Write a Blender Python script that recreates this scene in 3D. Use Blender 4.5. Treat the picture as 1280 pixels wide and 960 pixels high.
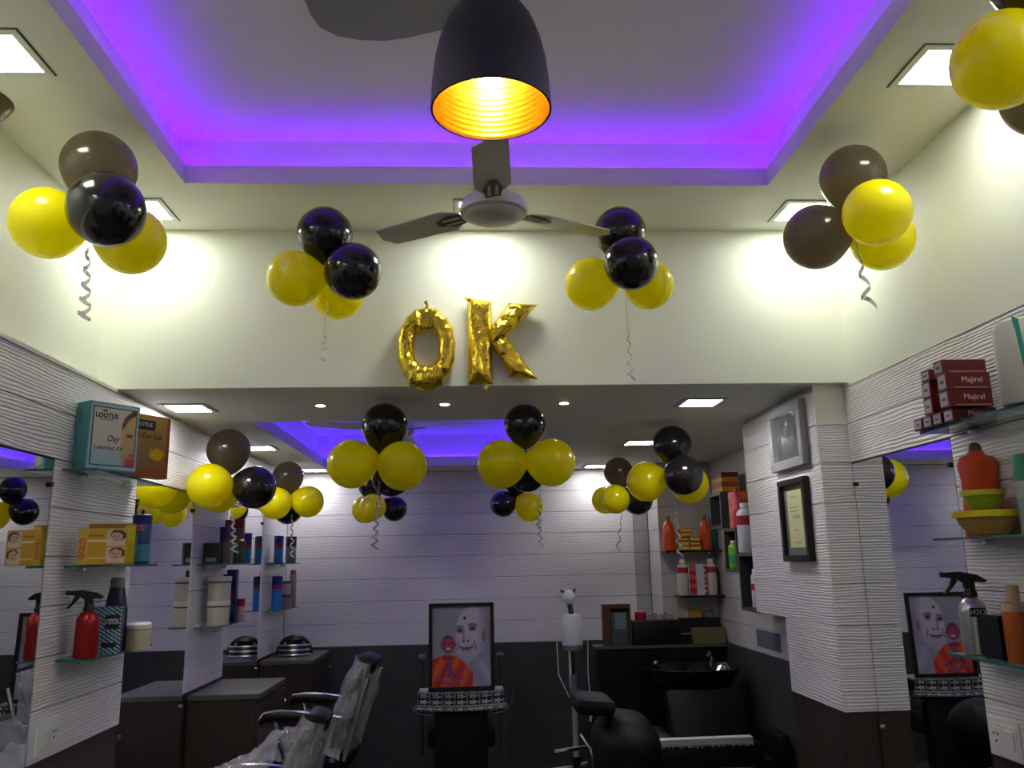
import bpy, bmesh, math, random
from mathutils import Vector, Matrix, noise
random.seed(7)
for o in list(bpy.data.objects): bpy.data.objects.remove(o)
SC = bpy.context.scene; COL = SC.collection
V = Vector; PI = math.pi
# ------------------------------------------------------------------ camera
F, PT, YW, RL, EYE = 1033.68, 0.210306, -0.0539837, -0.0201652, 1.65
cp, sp, cy, sy = math.cos(PT), math.sin(PT), math.cos(YW), math.sin(YW)
FW = V((-sy*cp, cy*cp, sp)); r0 = V((cy, sy, 0)); u0 = r0.cross(FW)
RT = math.cos(RL)*r0 + math.sin(RL)*u0; UP = -math.sin(RL)*r0 + math.cos(RL)*u0
cd = bpy.data.cameras.new('camera'); cam = bpy.data.objects.new('camera', cd); COL.objects.link(cam)
cd.sensor_fit = 'HORIZONTAL'; cd.sensor_width = 36.0; cd.lens = F/1280*36.0; cd.clip_start = 0.02
cam.matrix_world = Matrix(((RT.x, UP.x, -FW.x, 0), (RT.y, UP.y, -FW.y, 0), (RT.z, UP.z, -FW.z, EYE), (0, 0, 0, 1)))
SC.camera = cam
# ------------------------------------------------------------------ world and exposure
w = bpy.data.worlds.new('world'); SC.world = w; w.use_nodes = True
w.node_tree.nodes['Background'].inputs[0].default_value = (0.02, 0.02, 0.025, 1)
w.node_tree.nodes['Background'].inputs[1].default_value = 0.5
SC.view_settings.view_transform = 'Standard'; SC.view_settings.look = 'None'
SC.view_settings.exposure = 0.0; SC.view_settings.gamma = 1.0; SC.view_settings.use_curve_mapping = False
PANEL_NEAR, PANEL_LOW, LED, SPOT, BULB = 42.5, 50.0, 25.0, 18.0, 230.0

def at(x, y, X=None, Y=None, Z=None):          # the point of a plane that lies at a place of the survey photograph
    d = FW + RT*((x-640)/F) - UP*((y-480)/F)
    t = X/d.x if X is not None else Y/d.y if Y is not None else (Z-EYE)/d.z
    return V((d.x*t, d.y*t, d.z*t+EYE))
def raydir(x, y): return FW + RT*((x-640)/F) - UP*((y-480)/F)

# ------------------------------------------------------------------ materials
MATS = {}
def mat(name, col, rough=0.5, metal=0.0, emit=None, es=0.0, spec=None, trans=0.0, alpha=1.0, sub=0.0, coat=0.0, ior=None):
    if name in MATS: return MATS[name]
    m = bpy.data.materials.new(name); m.use_nodes = True
    b = m.node_tree.nodes['Principled BSDF']
    b.inputs['Base Color'].default_value = (*col, 1); b.inputs['Roughness'].default_value = rough
    b.inputs['Metallic'].default_value = metal
    if emit: b.inputs['Emission Color'].default_value = (*emit, 1); b.inputs['Emission Strength'].default_value = es
    if spec is not None: b.inputs['Specular IOR Level'].default_value = spec
    if trans: b.inputs['Transmission Weight'].default_value = trans
    if sub: b.inputs['Subsurface Weight'].default_value = sub; b.inputs['Subsurface Radius'].default_value = (0.03, 0.03, 0.01)
    if coat: b.inputs['Coat Weight'].default_value = coat
    if ior: b.inputs['IOR'].default_value = ior
    b.inputs['Alpha'].default_value = alpha
    MATS[name] = m; return m
def bump(m, kind='noise', scale=30, strength=0.3, dist=0.01, stretch=(1, 1, 1), colvar=0.0, detail=4, distortion=0.0):
    nt = m.node_tree; b = nt.nodes['Principled BSDF']
    tc = nt.nodes.new('ShaderNodeTexCoord'); mp = nt.nodes.new('ShaderNodeMapping'); mp.inputs['Scale'].default_value = stretch
    nt.links.new(tc.outputs['Object'], mp.inputs[0])
    if kind == 'wave':
        n = nt.nodes.new('ShaderNodeTexWave'); n.wave_type = 'BANDS'; n.bands_direction = 'Z'
        n.inputs['Scale'].default_value = scale; n.inputs['Distortion'].default_value = distortion
        n.inputs['Detail'].default_value = detail; n.inputs['Detail Scale'].default_value = 0.35
    else:
        n = nt.nodes.new('ShaderNodeTexNoise'); n.inputs['Scale'].default_value = scale; n.inputs['Detail'].default_value = detail
    nt.links.new(mp.outputs[0], n.inputs[0])
    out = n.outputs['Fac']
    if strength:
        bp = nt.nodes.new('ShaderNodeBump'); bp.inputs['Strength'].default_value = strength; bp.inputs['Distance'].default_value = dist
        nt.links.new(out, bp.inputs['Height']); nt.links.new(bp.outputs[0], b.inputs['Normal'])
    if colvar:
        c = b.inputs['Base Color'].default_value[:]
        mx = nt.nodes.new('ShaderNodeMix'); mx.data_type = 'RGBA'
        mx.inputs[6].default_value = tuple(x*(1-colvar) for x in c[:3])+(1,); mx.inputs[7].default_value = tuple(min(1, x*(1+colvar)) for x in c[:3])+(1,)
        nt.links.new(out, mx.inputs[0]); nt.links.new(mx.outputs[2], b.inputs['Base Color'])
    return m
def plank_mat(name, col, rough, axis, seed=0.0):
    m = mat(name, col, rough); nt = m.node_tree; b = nt.nodes['Principled BSDF']
    tc = nt.nodes.new('ShaderNodeTexCoord')
    mp = nt.nodes.new('ShaderNodeMapping'); mp.inputs['Location'].default_value = (seed, seed*1.7, 0)
    mp.inputs['Scale'].default_value = (1.6, 1.6, 9.0)
    nt.links.new(tc.outputs['Object'], mp.inputs[0])
    n1 = nt.nodes.new('ShaderNodeTexNoise'); n1.inputs['Scale'].default_value = 1.0; n1.inputs['Detail'].default_value = 3
    nt.links.new(mp.outputs[0], n1.inputs[0])
    sx = nt.nodes.new('ShaderNodeSeparateXYZ'); nt.links.new(tc.outputs['Object'], sx.inputs[0])
    ma = nt.nodes.new('ShaderNodeMath'); ma.operation = 'MULTIPLY_ADD'; ma.inputs[1].default_value = 0.055
    nt.links.new(n1.outputs['Fac'], ma.inputs[0]); nt.links.new(sx.outputs['Z'], ma.inputs[2])
    mp2 = nt.nodes.new('ShaderNodeMath'); mp2.operation = 'MULTIPLY'; mp2.inputs[1].default_value = 2*PI/0.0125
    nt.links.new(ma.outputs[0], mp2.inputs[0])
    sn = nt.nodes.new('ShaderNodeMath'); sn.operation = 'SINE'; nt.links.new(mp2.outputs[0], sn.inputs[0])
    mp3 = nt.nodes.new('ShaderNodeMapping'); mp3.inputs['Scale'].default_value = (9, 9, 120)
    nt.links.new(tc.outputs['Object'], mp3.inputs[0])
    n2 = nt.nodes.new('ShaderNodeTexNoise'); n2.inputs['Scale'].default_value = 1.0; n2.inputs['Detail'].default_value = 2
    nt.links.new(mp3.outputs[0], n2.inputs[0])
    ad = nt.nodes.new('ShaderNodeMath'); ad.operation = 'MULTIPLY_ADD'; ad.inputs[1].default_value = 0.45
    nt.links.new(sn.outputs[0], ad.inputs[0]); nt.links.new(n2.outputs['Fac'], ad.inputs[2])
    bp = nt.nodes.new('ShaderNodeBump'); bp.inputs['Strength'].default_value = 0.62; bp.inputs['Distance'].default_value = 0.0022
    nt.links.new(ad.outputs[0], bp.inputs['Height']); nt.links.new(bp.outputs[0], b.inputs['Normal'])
    return m
M_paint = bump(mat('cream_paint', (0.80, 0.81, 0.71), 0.6), scale=180, strength=0.05, dist=0.002)
M_ceil = bump(mat('ceiling_paint', (0.78, 0.77, 0.70), 0.65), scale=120, strength=0.04, dist=0.002)
M_tray = mat('tray_paint', (0.84, 0.82, 0.80), 0.7)
M_leaf = mat('leaf_paint', (0.24, 0.235, 0.225), 0.6)
M_plank = plank_mat('white_plank', (0.72, 0.69, 0.71), 0.34, 'x')
M_plankd = plank_mat('grey_plank', (0.36, 0.36, 0.38), 0.4, 'x', 3.0)
M_smooth = mat('smooth_board', (0.52, 0.49, 0.46), 0.5)
M_dark = mat('joint_shadow_board', (0.10, 0.095, 0.09), 0.8)
M_tile = bump(mat('slate_tile', (0.045, 0.047, 0.047), 0.5), scale=6, strength=0.1, colvar=0.35, detail=8)
M_wood = bump(mat('wenge_laminate', (0.032, 0.018, 0.015), 0.42), scale=6, strength=0.08, colvar=0.6, stretch=(8, 8, .6))
M_top = mat('dresser_top_laminate', (0.085, 0.083, 0.08), 0.35)
M_floor = bump(mat('floor_stone', (0.05, 0.048, 0.045), 0.3), scale=4, strength=0.0, colvar=0.3)
M_mirror = mat('mirror_silver', (0.86, 0.88, 0.88), 0.01, 1.0)
M_mback = mat('mirror_edge', (0.01, 0.01, 0.012), 0.4)
M_black = mat('black_plastic', (0.006, 0.006, 0.007), 0.35, spec=.35)
M_leather = bump(mat('black_leather', (0.0045, 0.0045, 0.005), 0.5, spec=.22), scale=60, strength=0.25, dist=0.003)
M_chrome = mat('chrome', (0.75, 0.76, 0.78), 0.12, 1.0)
M_steel = mat('brushed_steel', (0.45, 0.44, 0.43), 0.35, 1.0)
M_white = mat('white_plastic', (0.72, 0.72, 0.70), 0.4)
M_wgloss = mat('white_gloss', (0.78, 0.78, 0.74), 0.2)
M_panel = mat('led_panel_diffuser', (1, 1, 1), 0.5, emit=(0.965, 1.0, 0.87), es=PANEL_NEAR)
M_panel3 = mat('led_panel_diffuser_back', (1, 1, 1), 0.5, emit=(1.0, 0.99, 0.98), es=PANEL_LOW*.75)
M_panel2 = mat('led_panel_diffuser_inner', (1, 1, 1), 0.5, emit=(1.0, 0.985, 0.97), es=PANEL_LOW)
M_led = mat('violet_led', (0.2, 0, 1), 0.5, emit=(0.19, 0.0, 1.0), es=LED)
M_led2 = mat('violet_led_inner', (0.2, 0, 1), 0.5, emit=(0.075, 0.012, 1.0), es=LED*1.1)
M_spot = mat('spot_emitter', (1, .9, .7), 0.5, emit=(1.0, 0.82, 0.5), es=SPOT)
M_bulb = mat('bulb_emitter', (1, .8, .4), 0.5, emit=(1.0, 0.62, 0.20), es=BULB)
M_goldin = mat('gold_interior', (1.0, 0.62, 0.12), 0.24, 1.0)
M_shade = mat('matt_black_shade', (0.012, 0.010, 0.012), 0.6)
M_fan = mat('fan_enamel', (0.62, 0.58, 0.52), 0.4, 0.1)
M_fand = mat('fan_enamel_dark', (0.10, 0.09, 0.08), 0.35, 0.5)
M_glass = mat('shelf_glass', (0.62, 0.85, 0.80), 0.02, trans=0.9, ior=1.5)
M_gedge = mat('glass_edge_green', (0.03, 0.16, 0.13), 0.15)
M_foil = bump(mat('gold_foil', (0.90, 0.66, 0.06), 0.17, 1.0), scale=20, strength=0.75, dist=0.016, detail=6, distortion=0.3)
def latex(name, dif, trn, mixf, rough):
    m = mat(name, dif, rough, coat=0.3); nt = m.node_tree; p = nt.nodes['Principled BSDF']; out = nt.nodes['Material Output']
    t = nt.nodes.new('ShaderNodeBsdfTranslucent'); t.inputs[0].default_value = (*trn, 1)
    mx = nt.nodes.new('ShaderNodeMixShader'); mx.inputs[0].default_value = mixf
    nt.links.new(p.outputs[0], mx.inputs[1]); nt.links.new(t.outputs[0], mx.inputs[2]); nt.links.new(mx.outputs[0], out.inputs[0]); return m
M_yel = latex('yellow_latex', (0.98, 0.865, 0.001), (1.0, 0.93, 0.001), .5, 0.24)
M_blk = latex('black_latex', (0.012, 0.010, 0.011), (0.05, 0.04, 0.035), .10, 0.16)
M_brn = latex('thin_black_latex', (0.040, 0.034, 0.026), (0.55, 0.47, 0.33), .50, 0.18)
M_rib = mat('silver_ribbon', (0.72, 0.71, 0.70), 0.22, 0.75)
M_wrap = bump(mat('clear_plastic_wrap', (0.32, 0.31, 0.33), 0.16), scale=14, strength=0.8, dist=0.03, detail=6)
def C(r, g, b, rough=0.4, metal=0.0): return mat('tint_%d_%d_%d_%d' % (r, g, b, int(rough*100+metal)), tuple(((c/255)**2.2) for c in (r, g, b)), rough, metal)

# ------------------------------------------------------------------ mesh builder
class MB:
    def __init__(s): s.bm = bmesh.new()
    def _xf(s, vs, M):
        if M is not None:
            for v in vs: v.co = M @ v.co
    def box(s, x0, x1, y0, y1, z0, z1, bev=0.0, M=None):
        r = bmesh.ops.create_cube(s.bm, size=1); vs = r['verts']
        for v in vs: v.co = V(((x0+x1)/2+v.co.x*(x1-x0), (y0+y1)/2+v.co.y*(y1-y0), (z0+z1)/2+v.co.z*(z1-z0)))
        if bev:
            es = list({e for v in vs for e in v.link_edges})
            n0 = len(s.bm.verts)
            r = bmesh.ops.bevel(s.bm, geom=es, offset=bev, segments=2, profile=0.5, affect='EDGES')
            vs = list({v for v in r['verts']} | {v for v in vs if v.is_valid})
        s._xf(vs, M); return s
    def ring(s, c, ax, r, n, ph=0.0):
        ax = ax.normalized(); a = ax.orthogonal().normalized(); b = ax.cross(a)
        return [s.bm.verts.new(c + (a*math.cos(ph+2*PI*i/n) + b*math.sin(ph+2*PI*i/n))*r) for i in range(n)]
    def _br(s, A, B):
        n = len(A)
        for i in range(n): s.bm.faces.new((A[i], A[(i+1) % n], B[(i+1) % n], B[i]))
    def tube(s, pts, rad, n=10, caps=True):
        pts = [V(p) for p in pts]; rs = rad if isinstance(rad, (list, tuple)) else [rad]*len(pts)
        prev = None; rings = []; a = None
        for i, p in enumerate(pts):
            t = (pts[min(i+1, len(pts)-1)]-pts[max(i-1, 0)]).normalized()
            if a is None: a = t.orthogonal().normalized()
            else: a = (a - t*a.dot(t)).normalized()
            b = t.cross(a)
            rings.append([s.bm.verts.new(p+(a*math.cos(2*PI*k/n)+b*math.sin(2*PI*k/n))*rs[i]) for k in range(n)])
        for A, B in zip(rings, rings[1:]): s._br(A, B)
        if caps:
            s.bm.faces.new(rings[0][::-1]); s.bm.faces.new(rings[-1])
        return s
    def cyl(s, p0, p1, r, r2=None, n=20): return s.tube([p0, p1], [r, r if r2 is None else r2], n)
    def lathe(s, prof, n=32, c=(0, 0, 0), M=None, caps=True):
        rings = []
        for r, z in prof: rings.append([s.bm.verts.new(V((c[0]+r*math.cos(2*PI*k/n), c[1]+r*math.sin(2*PI*k/n), c[2]+z))) for k in range(n)])
        for A, B in zip(rings, rings[1:]): s._br(A, B)
        if caps:
            s.bm.faces.new(rings[0][::-1]); s.bm.faces.new(rings[-1])
        if M is not None: s._xf([v for R_ in rings for v in R_], M)
        return s
    def poly(s, pts, thick=None):
        vs = [s.bm.verts.new(V(p)) for p in pts]; f = s.bm.faces.new(vs)
        if thick is not None:
            r = bmesh.ops.extrude_face_region(s.bm, geom=[f])
            for g in r['geom']:
                if isinstance(g, bmesh.types.BMVert): g.co += V(thick)
        return s
    def build(s, name, m, parent=None, smooth=True, ang=40):
        bmesh.ops.recalc_face_normals(s.bm, faces=s.bm.faces[:])
        me = bpy.data.meshes.new(name); s.bm.to_mesh(me); s.bm.free()
        me.materials.append(m)
        if smooth:
            for p in me.polygons: p.use_smooth = True
            me.set_sharp_from_angle(angle=math.radians(ang))
        o = bpy.data.objects.new(name, me); COL.objects.link(o)
        if parent is not None: o.parent = parent
        return o
def tag(o, label=None, cat=None, group=None, kind=None):
    if label: o['label'] = label
    if cat: o['category'] = cat
    if group: o['group'] = group
    if kind: o['kind'] = kind
    return o
def thing(name, label, cat, loc=(0, 0, 0), rz=0.0, group=None):
    o = bpy.data.objects.new(name, None); COL.objects.link(o); o.location = loc; o.rotation_euler = (0, 0, rz)
    return tag(o, label, cat, group)
def struct(name, mb, m, smooth=False): return tag(mb.build(name, m, None, smooth), kind='structure')
def text(body, size, m, parent, loc, rot, name='lettering', shear=0.0, sx=1.0, bold=0.0, align='CENTER'):
    cu = bpy.data.curves.new(name, 'FONT'); cu.body = body; cu.size = size; cu.align_x = align; cu.align_y = 'CENTER'
    cu.extrude = 0.0004; cu.shear = shear; cu.offset = bold; cu.resolution_u = 2
    t = bpy.data.objects.new('tmp', cu); COL.objects.link(t)
    dg = bpy.context.evaluated_depsgraph_get(); me = bpy.data.meshes.new_from_object(t.evaluated_get(dg))
    bpy.data.objects.remove(t); me.materials.clear(); me.materials.append(m)
    o = bpy.data.objects.new(name, me); COL.objects.link(o); o.parent = parent
    o.location = loc; o.rotation_euler = rot; o.scale = (sx, 1, 1); return o
def print_panel(name, wd, ht, nx, ny, fn, parent, loc, rot=(PI/2, 0, 0), rough=0.35):
    me = bpy.data.meshes.new(name); vs = []; fs = []
    for j in range(ny+1):
        for i in range(nx+1): vs.append(((i/nx-.5)*wd, (j/ny-.5)*ht, 0))
    for j in range(ny):
        for i in range(nx):
            a = j*(nx+1)+i; fs.append((a, a+1, a+nx+2, a+nx+1))
    me.from_pydata(vs, [], fs); ca = me.color_attributes.new('print', 'FLOAT_COLOR', 'POINT')
    for k, v in enumerate(vs):
        c = fn(v[0]/wd+.5, v[1]/ht+.5); ca.data[k].color = tuple((max(0, x)/255)**2.2 for x in c)+(1,)
    key = 'print_ink_%d' % int(rough*100)
    m = mat(key, (1, 1, 1), rough)
    if 'vc' not in m.node_tree.nodes:
        n = m.node_tree.nodes.new('ShaderNodeVertexColor'); n.name = 'vc'; n.layer_name = 'print'
        m.node_tree.links.new(n.outputs[0], m.node_tree.nodes['Principled BSDF'].inputs['Base Color'])
    me.materials.append(m); o = bpy.data.objects.new(name, me); COL.objects.link(o); o.parent = parent
    o.location = loc; o.rotation_euler = rot; return o

# ------------------------------------------------------------------ room shell
XL, XU, XR, YD, ZC, ZS, YB = -1.5, -1.585, 1.7, 3.54, 3.124, 2.40, 7.0
YF = -0.9
LV = [1.0, 1.174, 1.348, 1.522, 1.697, 1.871, 2.046, 2.22, 2.385]
struct('floor', MB().box(-1.9, 2.2, YF, YB+.1, -.1, 0), M_floor)
TX0, TX1, TY0, TY1 = -1.105, 1.225, 0.2, 3.07      # opening of the ceiling tray
def ceiling_with_tray(name, X0, X1, Y0, Y1, z, tx0, tx1, ty0, ty1, lip, out, top, m, mt, led, lname):
    b = MB()
    for (a0, a1, c0, c1) in ((X0, tx0, Y0, Y1), (tx1, X1, Y0, Y1), (tx0, tx1, Y0, ty0), (tx0, tx1, ty1, Y1)):
        b.box(a0, a1, c0, c1, z, z+lip)
    c = struct(name, b, m)
    b = MB(); o = out; t = 0.05
    b.box(tx0-o-t, tx1+o+t, ty0-o-t, ty1+o+t, top, top+.06)
    b.box(tx0-o-t, tx0-o, ty0-o-t, ty1+o+t, z+lip, top); b.box(tx1+o, tx1+o+t, ty0-o-t, ty1+o+t, z+lip, top)
    b.box(tx0-o, tx1+o, ty0-o-t, ty0-o, z+lip, top); b.box(tx0-o, tx1+o, ty1+o, ty1+o+t, z+lip, top)
    u = b.build('tray', mt, c, False)
    g = 0.038; h = z+lip
    for (a0, a1, c0, c1) in ((tx0-.005, tx0, ty0, ty1), (tx1, tx1+.005, ty0, ty1), (tx0, tx1, ty0-.005, ty0), (tx0, tx1, ty1, ty1+.005)):
        MB().box(a0, a1, c0, c1, h, h+.021).build('cove_fascia', m, c, False)
    if led:
        for (a0, a1, c0, c1) in ((tx0-g-.010, tx0-g, ty0, ty1), (tx1+g, tx1+g+.010, ty0, ty1), (tx0, tx1, ty0-g-.010, ty0-g), (tx0, tx1, ty1+g, ty1+g+.010)):
            MB().box(a0, a1, c0, c1, h+.001, h+.006).build('led_strip', led, c, False)
    return c
ceil1 = ceiling_with_tray('ceiling', XU, XR+.0, YF, YD, ZC, TX0, TX1, TY0, TY1, 0.055, 0.055, 3.335, M_ceil, M_tray, M_led, 'l')
ceil2 = ceiling_with_tray('ceiling_low', XL-.02, 2.0, YD+.05, YB, ZS, -1.15, 0.40, 4.42, 6.58, 0.05, 0.06, 2.66, M_ceil, M_tray, M_led2, 'l')
# grey painted swirl raised on the tray
pts = [at(x, y, Z=3.33) for x, y in ((383, 0), (388, 14), (400, 30), (422, 41), (450, 46), (480, 47), (510, 43), (540, 36), (575, 30), (610, 34))]
pts += [V((0.12, 2.30, 3.33)), V((0.20, 2.05, 3.33)), V((0.05, 1.85, 3.33)), V((-0.22, 1.86, 3.33)), V((-0.42, 2.02, 3.33)), V((-0.50, 2.18, 3.33))]
lf = MB().poly(pts, (0, 0, -.012)).build('swirl_panel', M_leaf, ceil1, False)
struct('wall_front_drop', MB().box(XU, XR, YD, YD+.05, ZS, ZC), M_paint)
struct('wall_behind_camera', MB().box(XU-.1, XR+.1, YF-.1, YF, 0, ZC+.1), M_paint)
# left wall
wl = struct('wall_left', MB().box(XL-.12, XL-.014, YF, YB+.1, 0, LV[8]), M_dark)
tag(MB().box(XU-.1, XU, YF, YD+.05, LV[8]+.014, ZC+.1).build('wall_left_upper', M_paint, None, False), kind='structure')
struct('trim_1', MB().box(XU-.05, XL+.004, YF, YD, LV[8], LV[8]+.014), M_paint)
struct('trim_2', MB().box(XU-.05, XL-.014, YD, YB, LV[8], ZS), M_paint)
def board_y(par, X, y0, y1, z0, z1, m, name='plank', side=1, t=.014):     # board facing +X (side 1) or -X (side -1)
    g = .0016
    x0, x1 = (X-t, X) if side > 0 else (X, X+t)
    return MB().box(x0, x1, y0, y1, z0+g, z1-g, .0012).build(name, m, par, False)
def board_x(par, Y, x0, x1, z0, z1, m, name='plank', t=.014):
    g = .0016
    return MB().box(x0, x1, Y, Y+t, z0+g, z1-g, .0012).build(name, m, par, False)
for b in (6, 7):
    board_y(wl, XL, YF, YB-.001, LV[b], LV[b+1], M_plank)
STR = [(1.51, 2.26), (3.075, 3.83), (4.645, 5.33), (6.19, 6.985)]
for y0, y1 in STR:
    for b in range(6): board_y(wl, XL, y0, y1, LV[b], LV[b+1], M_plank)
    board_y(wl, XL-.006, y0, y1, 0.05, 1.0, M_wood, 'dado_panel', t=.008)
def mirror(X, side, y0, y1, z0, z1, label):
    x0, x1 = (X-.013, X-.004) if side > 0 else (X+.004, X+.013)
    t = thing('wall_mirror', label, 'mirror', (X, (y0+y1)/2, z0), 0, 'wall mirrors between plank strips')
    f = X-.0035 if side > 0 else X+.0035
    MB().box(x0-X, x1-X, -(y1-y0)/2, (y1-y0)/2, 0, z1-z0).build('backing', M_mback, t, False)
    e = .0015
    MB().box(min(f-X, x1-X if side > 0 else x0-X), max(f-X, x1-X if side > 0 else x0-X), -(y1-y0)/2+.004, (y1-y0)/2-.004, .004, z1-z0-.004).build('mirror_glass', M_mirror, t, False)
    for yy in (-(y1-y0)/2+.015, (y1-y0)/2-.015):
        for zz, mm in ((1.95-z0, M_black), (.944-z0, M_chrome)):
            fx = f-X
            MB().cyl((fx-.002*side, yy, zz), (fx+.010*side, yy, zz), .010, n=12).build('mirror_clip', mm, t)
    return t
mirror(XL, 1, 2.262, 3.072, .55, LV[6]-.002, 'tall wall mirror at the left edge of the frame')
mirror(XL, 1, 3.833, 4.642, .55, LV[6]-.002, 'left wall mirror between the red spray bottle and the white tubs')
mirror(XL, 1, 5.333, 6.187, .55, LV[6]-.002, 'farthest left wall mirror just before the far dresser and the back corner')
mirror(XR, -1, 2.825, 3.597, .55, LV[6]-.002, 'right wall mirror between the pillar and the shelves of bottles')
mirror(XR, -1, 1.275, 2.045, .55, LV[6]-.002, 'right wall mirror nearest the camera outside the frame')
struct('wall_left_dado', MB().box(XL-.013, XL-.006, YF, YB, 0.0, .55), M_wood)
# right wall
wr = struct('wall_right', MB().box(XR+.014, XR+.12, YF, 3.75, 0, LV[8]), M_dark)
tag(MB().box(XR, XR+.1, YF, YD+.05, LV[8], ZC+.1).build('wall_right_upper', M_paint, None, False), kind='structure')
struct('trim_3', MB().box(XR-.0015, XR+.02, YF, YD-.002, LV[8], LV[8]+.010), M_paint)
for b in (6, 7): board_y(wr, XR, YF, 3.597, LV[b], LV[b+1], M_plank, side=-1)
for y0, y1 in ((2.05, 2.82), (.5, 1.27)):
    for b in range(6): board_y(wr, XR, y0, y1, LV[b], LV[b+1], M_plank, side=-1)
struct('wall_right_dado', MB().box(XR+.006, XR+.013, YF, 3.6, 0.0, .999), M_wood)
# pillar
XP, YP, YP1, YP2 = 1.56, 3.60, 4.60, 4.18
b = MB().box(XP+.014, 2.0, YP+.014, YP1, LV[2], ZS); b.box(XP+.014, 2.0, YP+.014, YP2, 0, LV[2])
pil = struct('wall_pillar', b, M_smooth)
struct('trim_4', MB().box(XP, XR+.02, YP-.002, YP+.014, LV[7], ZS), M_paint)
for k in range(8):
    if k < 7: board_x(pil, YP, XP+.001, XR+.012, LV[k], LV[k+1], M_plank)
    board_y(pil, XP, YP+.0145, YP1 if k > 1 else YP2, LV[k], LV[k+1]-(.006 if k == 7 else 0), M_plank, side=-1)
board_x(pil, YP+.003, XP+.004, XR+.004, .05, LV[0]-.002, M_wood, 'dado_panel', t=.011)
board_y(pil, XP+.003, YP+.0145, YP2, .05, LV[0]-.002, M_wood, 'dado_panel', side=-1, t=.011)
# alcove wall beyond the pillar, with slate tile below
XA = 1.94
alc = struct('wall_right_back', MB().box(XA+.014, XA+.12, 4.18, YB+.1, 0, ZS), M_dark)
for k in range(8): board_y(alc, XA, 4.19, 6.598, LV[k], LV[k+1]+(.012 if k == 7 else 0), M_smooth, 'smooth_board', side=-1)
for j in range(4):
    for i in range(2):
        MB().box(XA-.010, XA+.012, 4.2+j*.6+.001, 4.2+(j+1)*.6-.001, .02+i*.5, .02+(i+1)*.5-.002, .001).build('slate_tile', M_tile, alc, False)
MB().box(XA-.004, XA-.001, 5.31, 5.75, 1.055, 1.165, .001).build('lit_patch', C(112, 112, 126, .25), alc, False)  # bluish lit patch of the alcove wall, put in as a thin grey sheet
# chase in the back corner
chs = struct('wall_back_chase', MB().box(1.50+.014, XA, 6.614, YB, 0, ZS), M_dark)
for k in range(8):
    board_x(chs, 6.60, 1.50, XA-.001, LV[k], LV[k+1]+(.012 if k == 7 else 0), M_smooth, 'smooth_board')
    board_y(chs, 1.50, 6.6145, YB-.016, LV[k], LV[k+1]+(.012 if k == 7 else 0), M_smooth, 'smooth_board', side=-1)
# back wall
bw = struct('wall_back', MB().box(XL-.12, XA, YB+.014, YB+.12, 0, ZS), M_dark)
for k in range(8):
    board_x(bw, YB, XL+.001, 1.375, LV[k], LV[k+1]+(.012 if k == 7 else 0), M_plank)
    board_x(bw, YB+.004, 1.377, 1.499, LV[k], LV[k+1]+(.012 if k == 7 else 0), M_plankd, 'grey_plank', t=.010)
for j in range(5):
    for i in range(2):
        MB().box(-1.49+j*.6+.001, min(-1.49+(j+1)*.6, 1.49)-.001, YB-.012, YB+.013, .0+i*.5, (i+1)*.5-.004, .001).build('slate_tile', M_tile, bw, False)

# ------------------------------------------------------------------ lights
def panel_light(x, y, z, label, grp, m=None, s=.10):
    t = thing('ceiling_light', label, 'ceiling light', (x, y, z), 0, grp)
    b = MB(); o = s+.022
    for q in ((-o, -s, -o, o), (s, o, -o, o), (-s, s, -o, -s), (-s, s, s, o)): b.box(q[0], q[1], q[2], q[3], -.006, .0)
    b.build('frame', M_white, t, False)
    b = MB(); e = o+.004
    for q in ((-e, -o, -e, e), (o, e, -e, e), (-o, o, -e, -o), (-o, o, o, e)): b.box(q[0], q[1], q[2], q[3], -.002, .0)
    b.build('shadow_gap', M_dark, t, False)
    MB().box(-s, s, -s, s, -.004, -.001).build('diffuser', m or M_panel, t, False)
    return t
G1 = 'square LED panels in the high ceiling'; G2 = 'square LED panels in the low rear ceiling'
panel_light(-1.36, 2.22, ZC, 'square LED panel at the upper left edge of the frame, above the left wall', G1, s=.09)
panel_light(1.475, 2.235, ZC, 'square LED panel at the upper right beside the big yellow balloon', G1, s=.09)
panel_light(-1.36, 3.32, ZC, 'square LED panel behind the left balloon cluster near the drop wall', G1, s=.09)
panel_light(1.47, 3.32, ZC, 'square LED panel behind the right balloon cluster near the drop wall', G1, s=.09)
panel_light(0.06, 3.32, ZC, 'square LED panel hidden above the fan that lights the wall over the gold letters', G1, s=.09)
for yy, nm in ((1.13, 'just in front of the photographer'), (0.05, 'behind the photographer')):
    for xx, sd in ((-1.36, 'left'), (1.47, 'right')):
        panel_light(xx, yy, ZC, 'square LED panel %s, %s side, out of frame' % (nm, sd), G1, s=.09)
panel_light(-1.345, 3.99, ZS, 'square LED panel in the low ceiling above the tan kit box on the left shelf', G2, M_panel2, s=.085)
panel_light(-1.36, 5.42, ZS, 'square LED panel in the low ceiling between two left balloon clusters', G2, M_panel2, s=.085)
panel_light(1.15, 3.98, ZS, 'square LED panel in the low ceiling left of the wrapped frame on the pillar', G2, M_panel2, s=.085)
panel_light(1.13, 5.40, ZS, 'square LED panel in the low ceiling touching the black balloon near the right corner', G2, M_panel2, s=.085)
panel_light(-1.25, 6.76, ZS, 'square LED panel in the low ceiling beside the back wall, left corner', G2, M_panel3, s=.085)
panel_light(1.05, 6.76, ZS, 'square LED panel in the low ceiling beside the back wall, right side', G2, M_panel3, s=.085)
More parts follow.
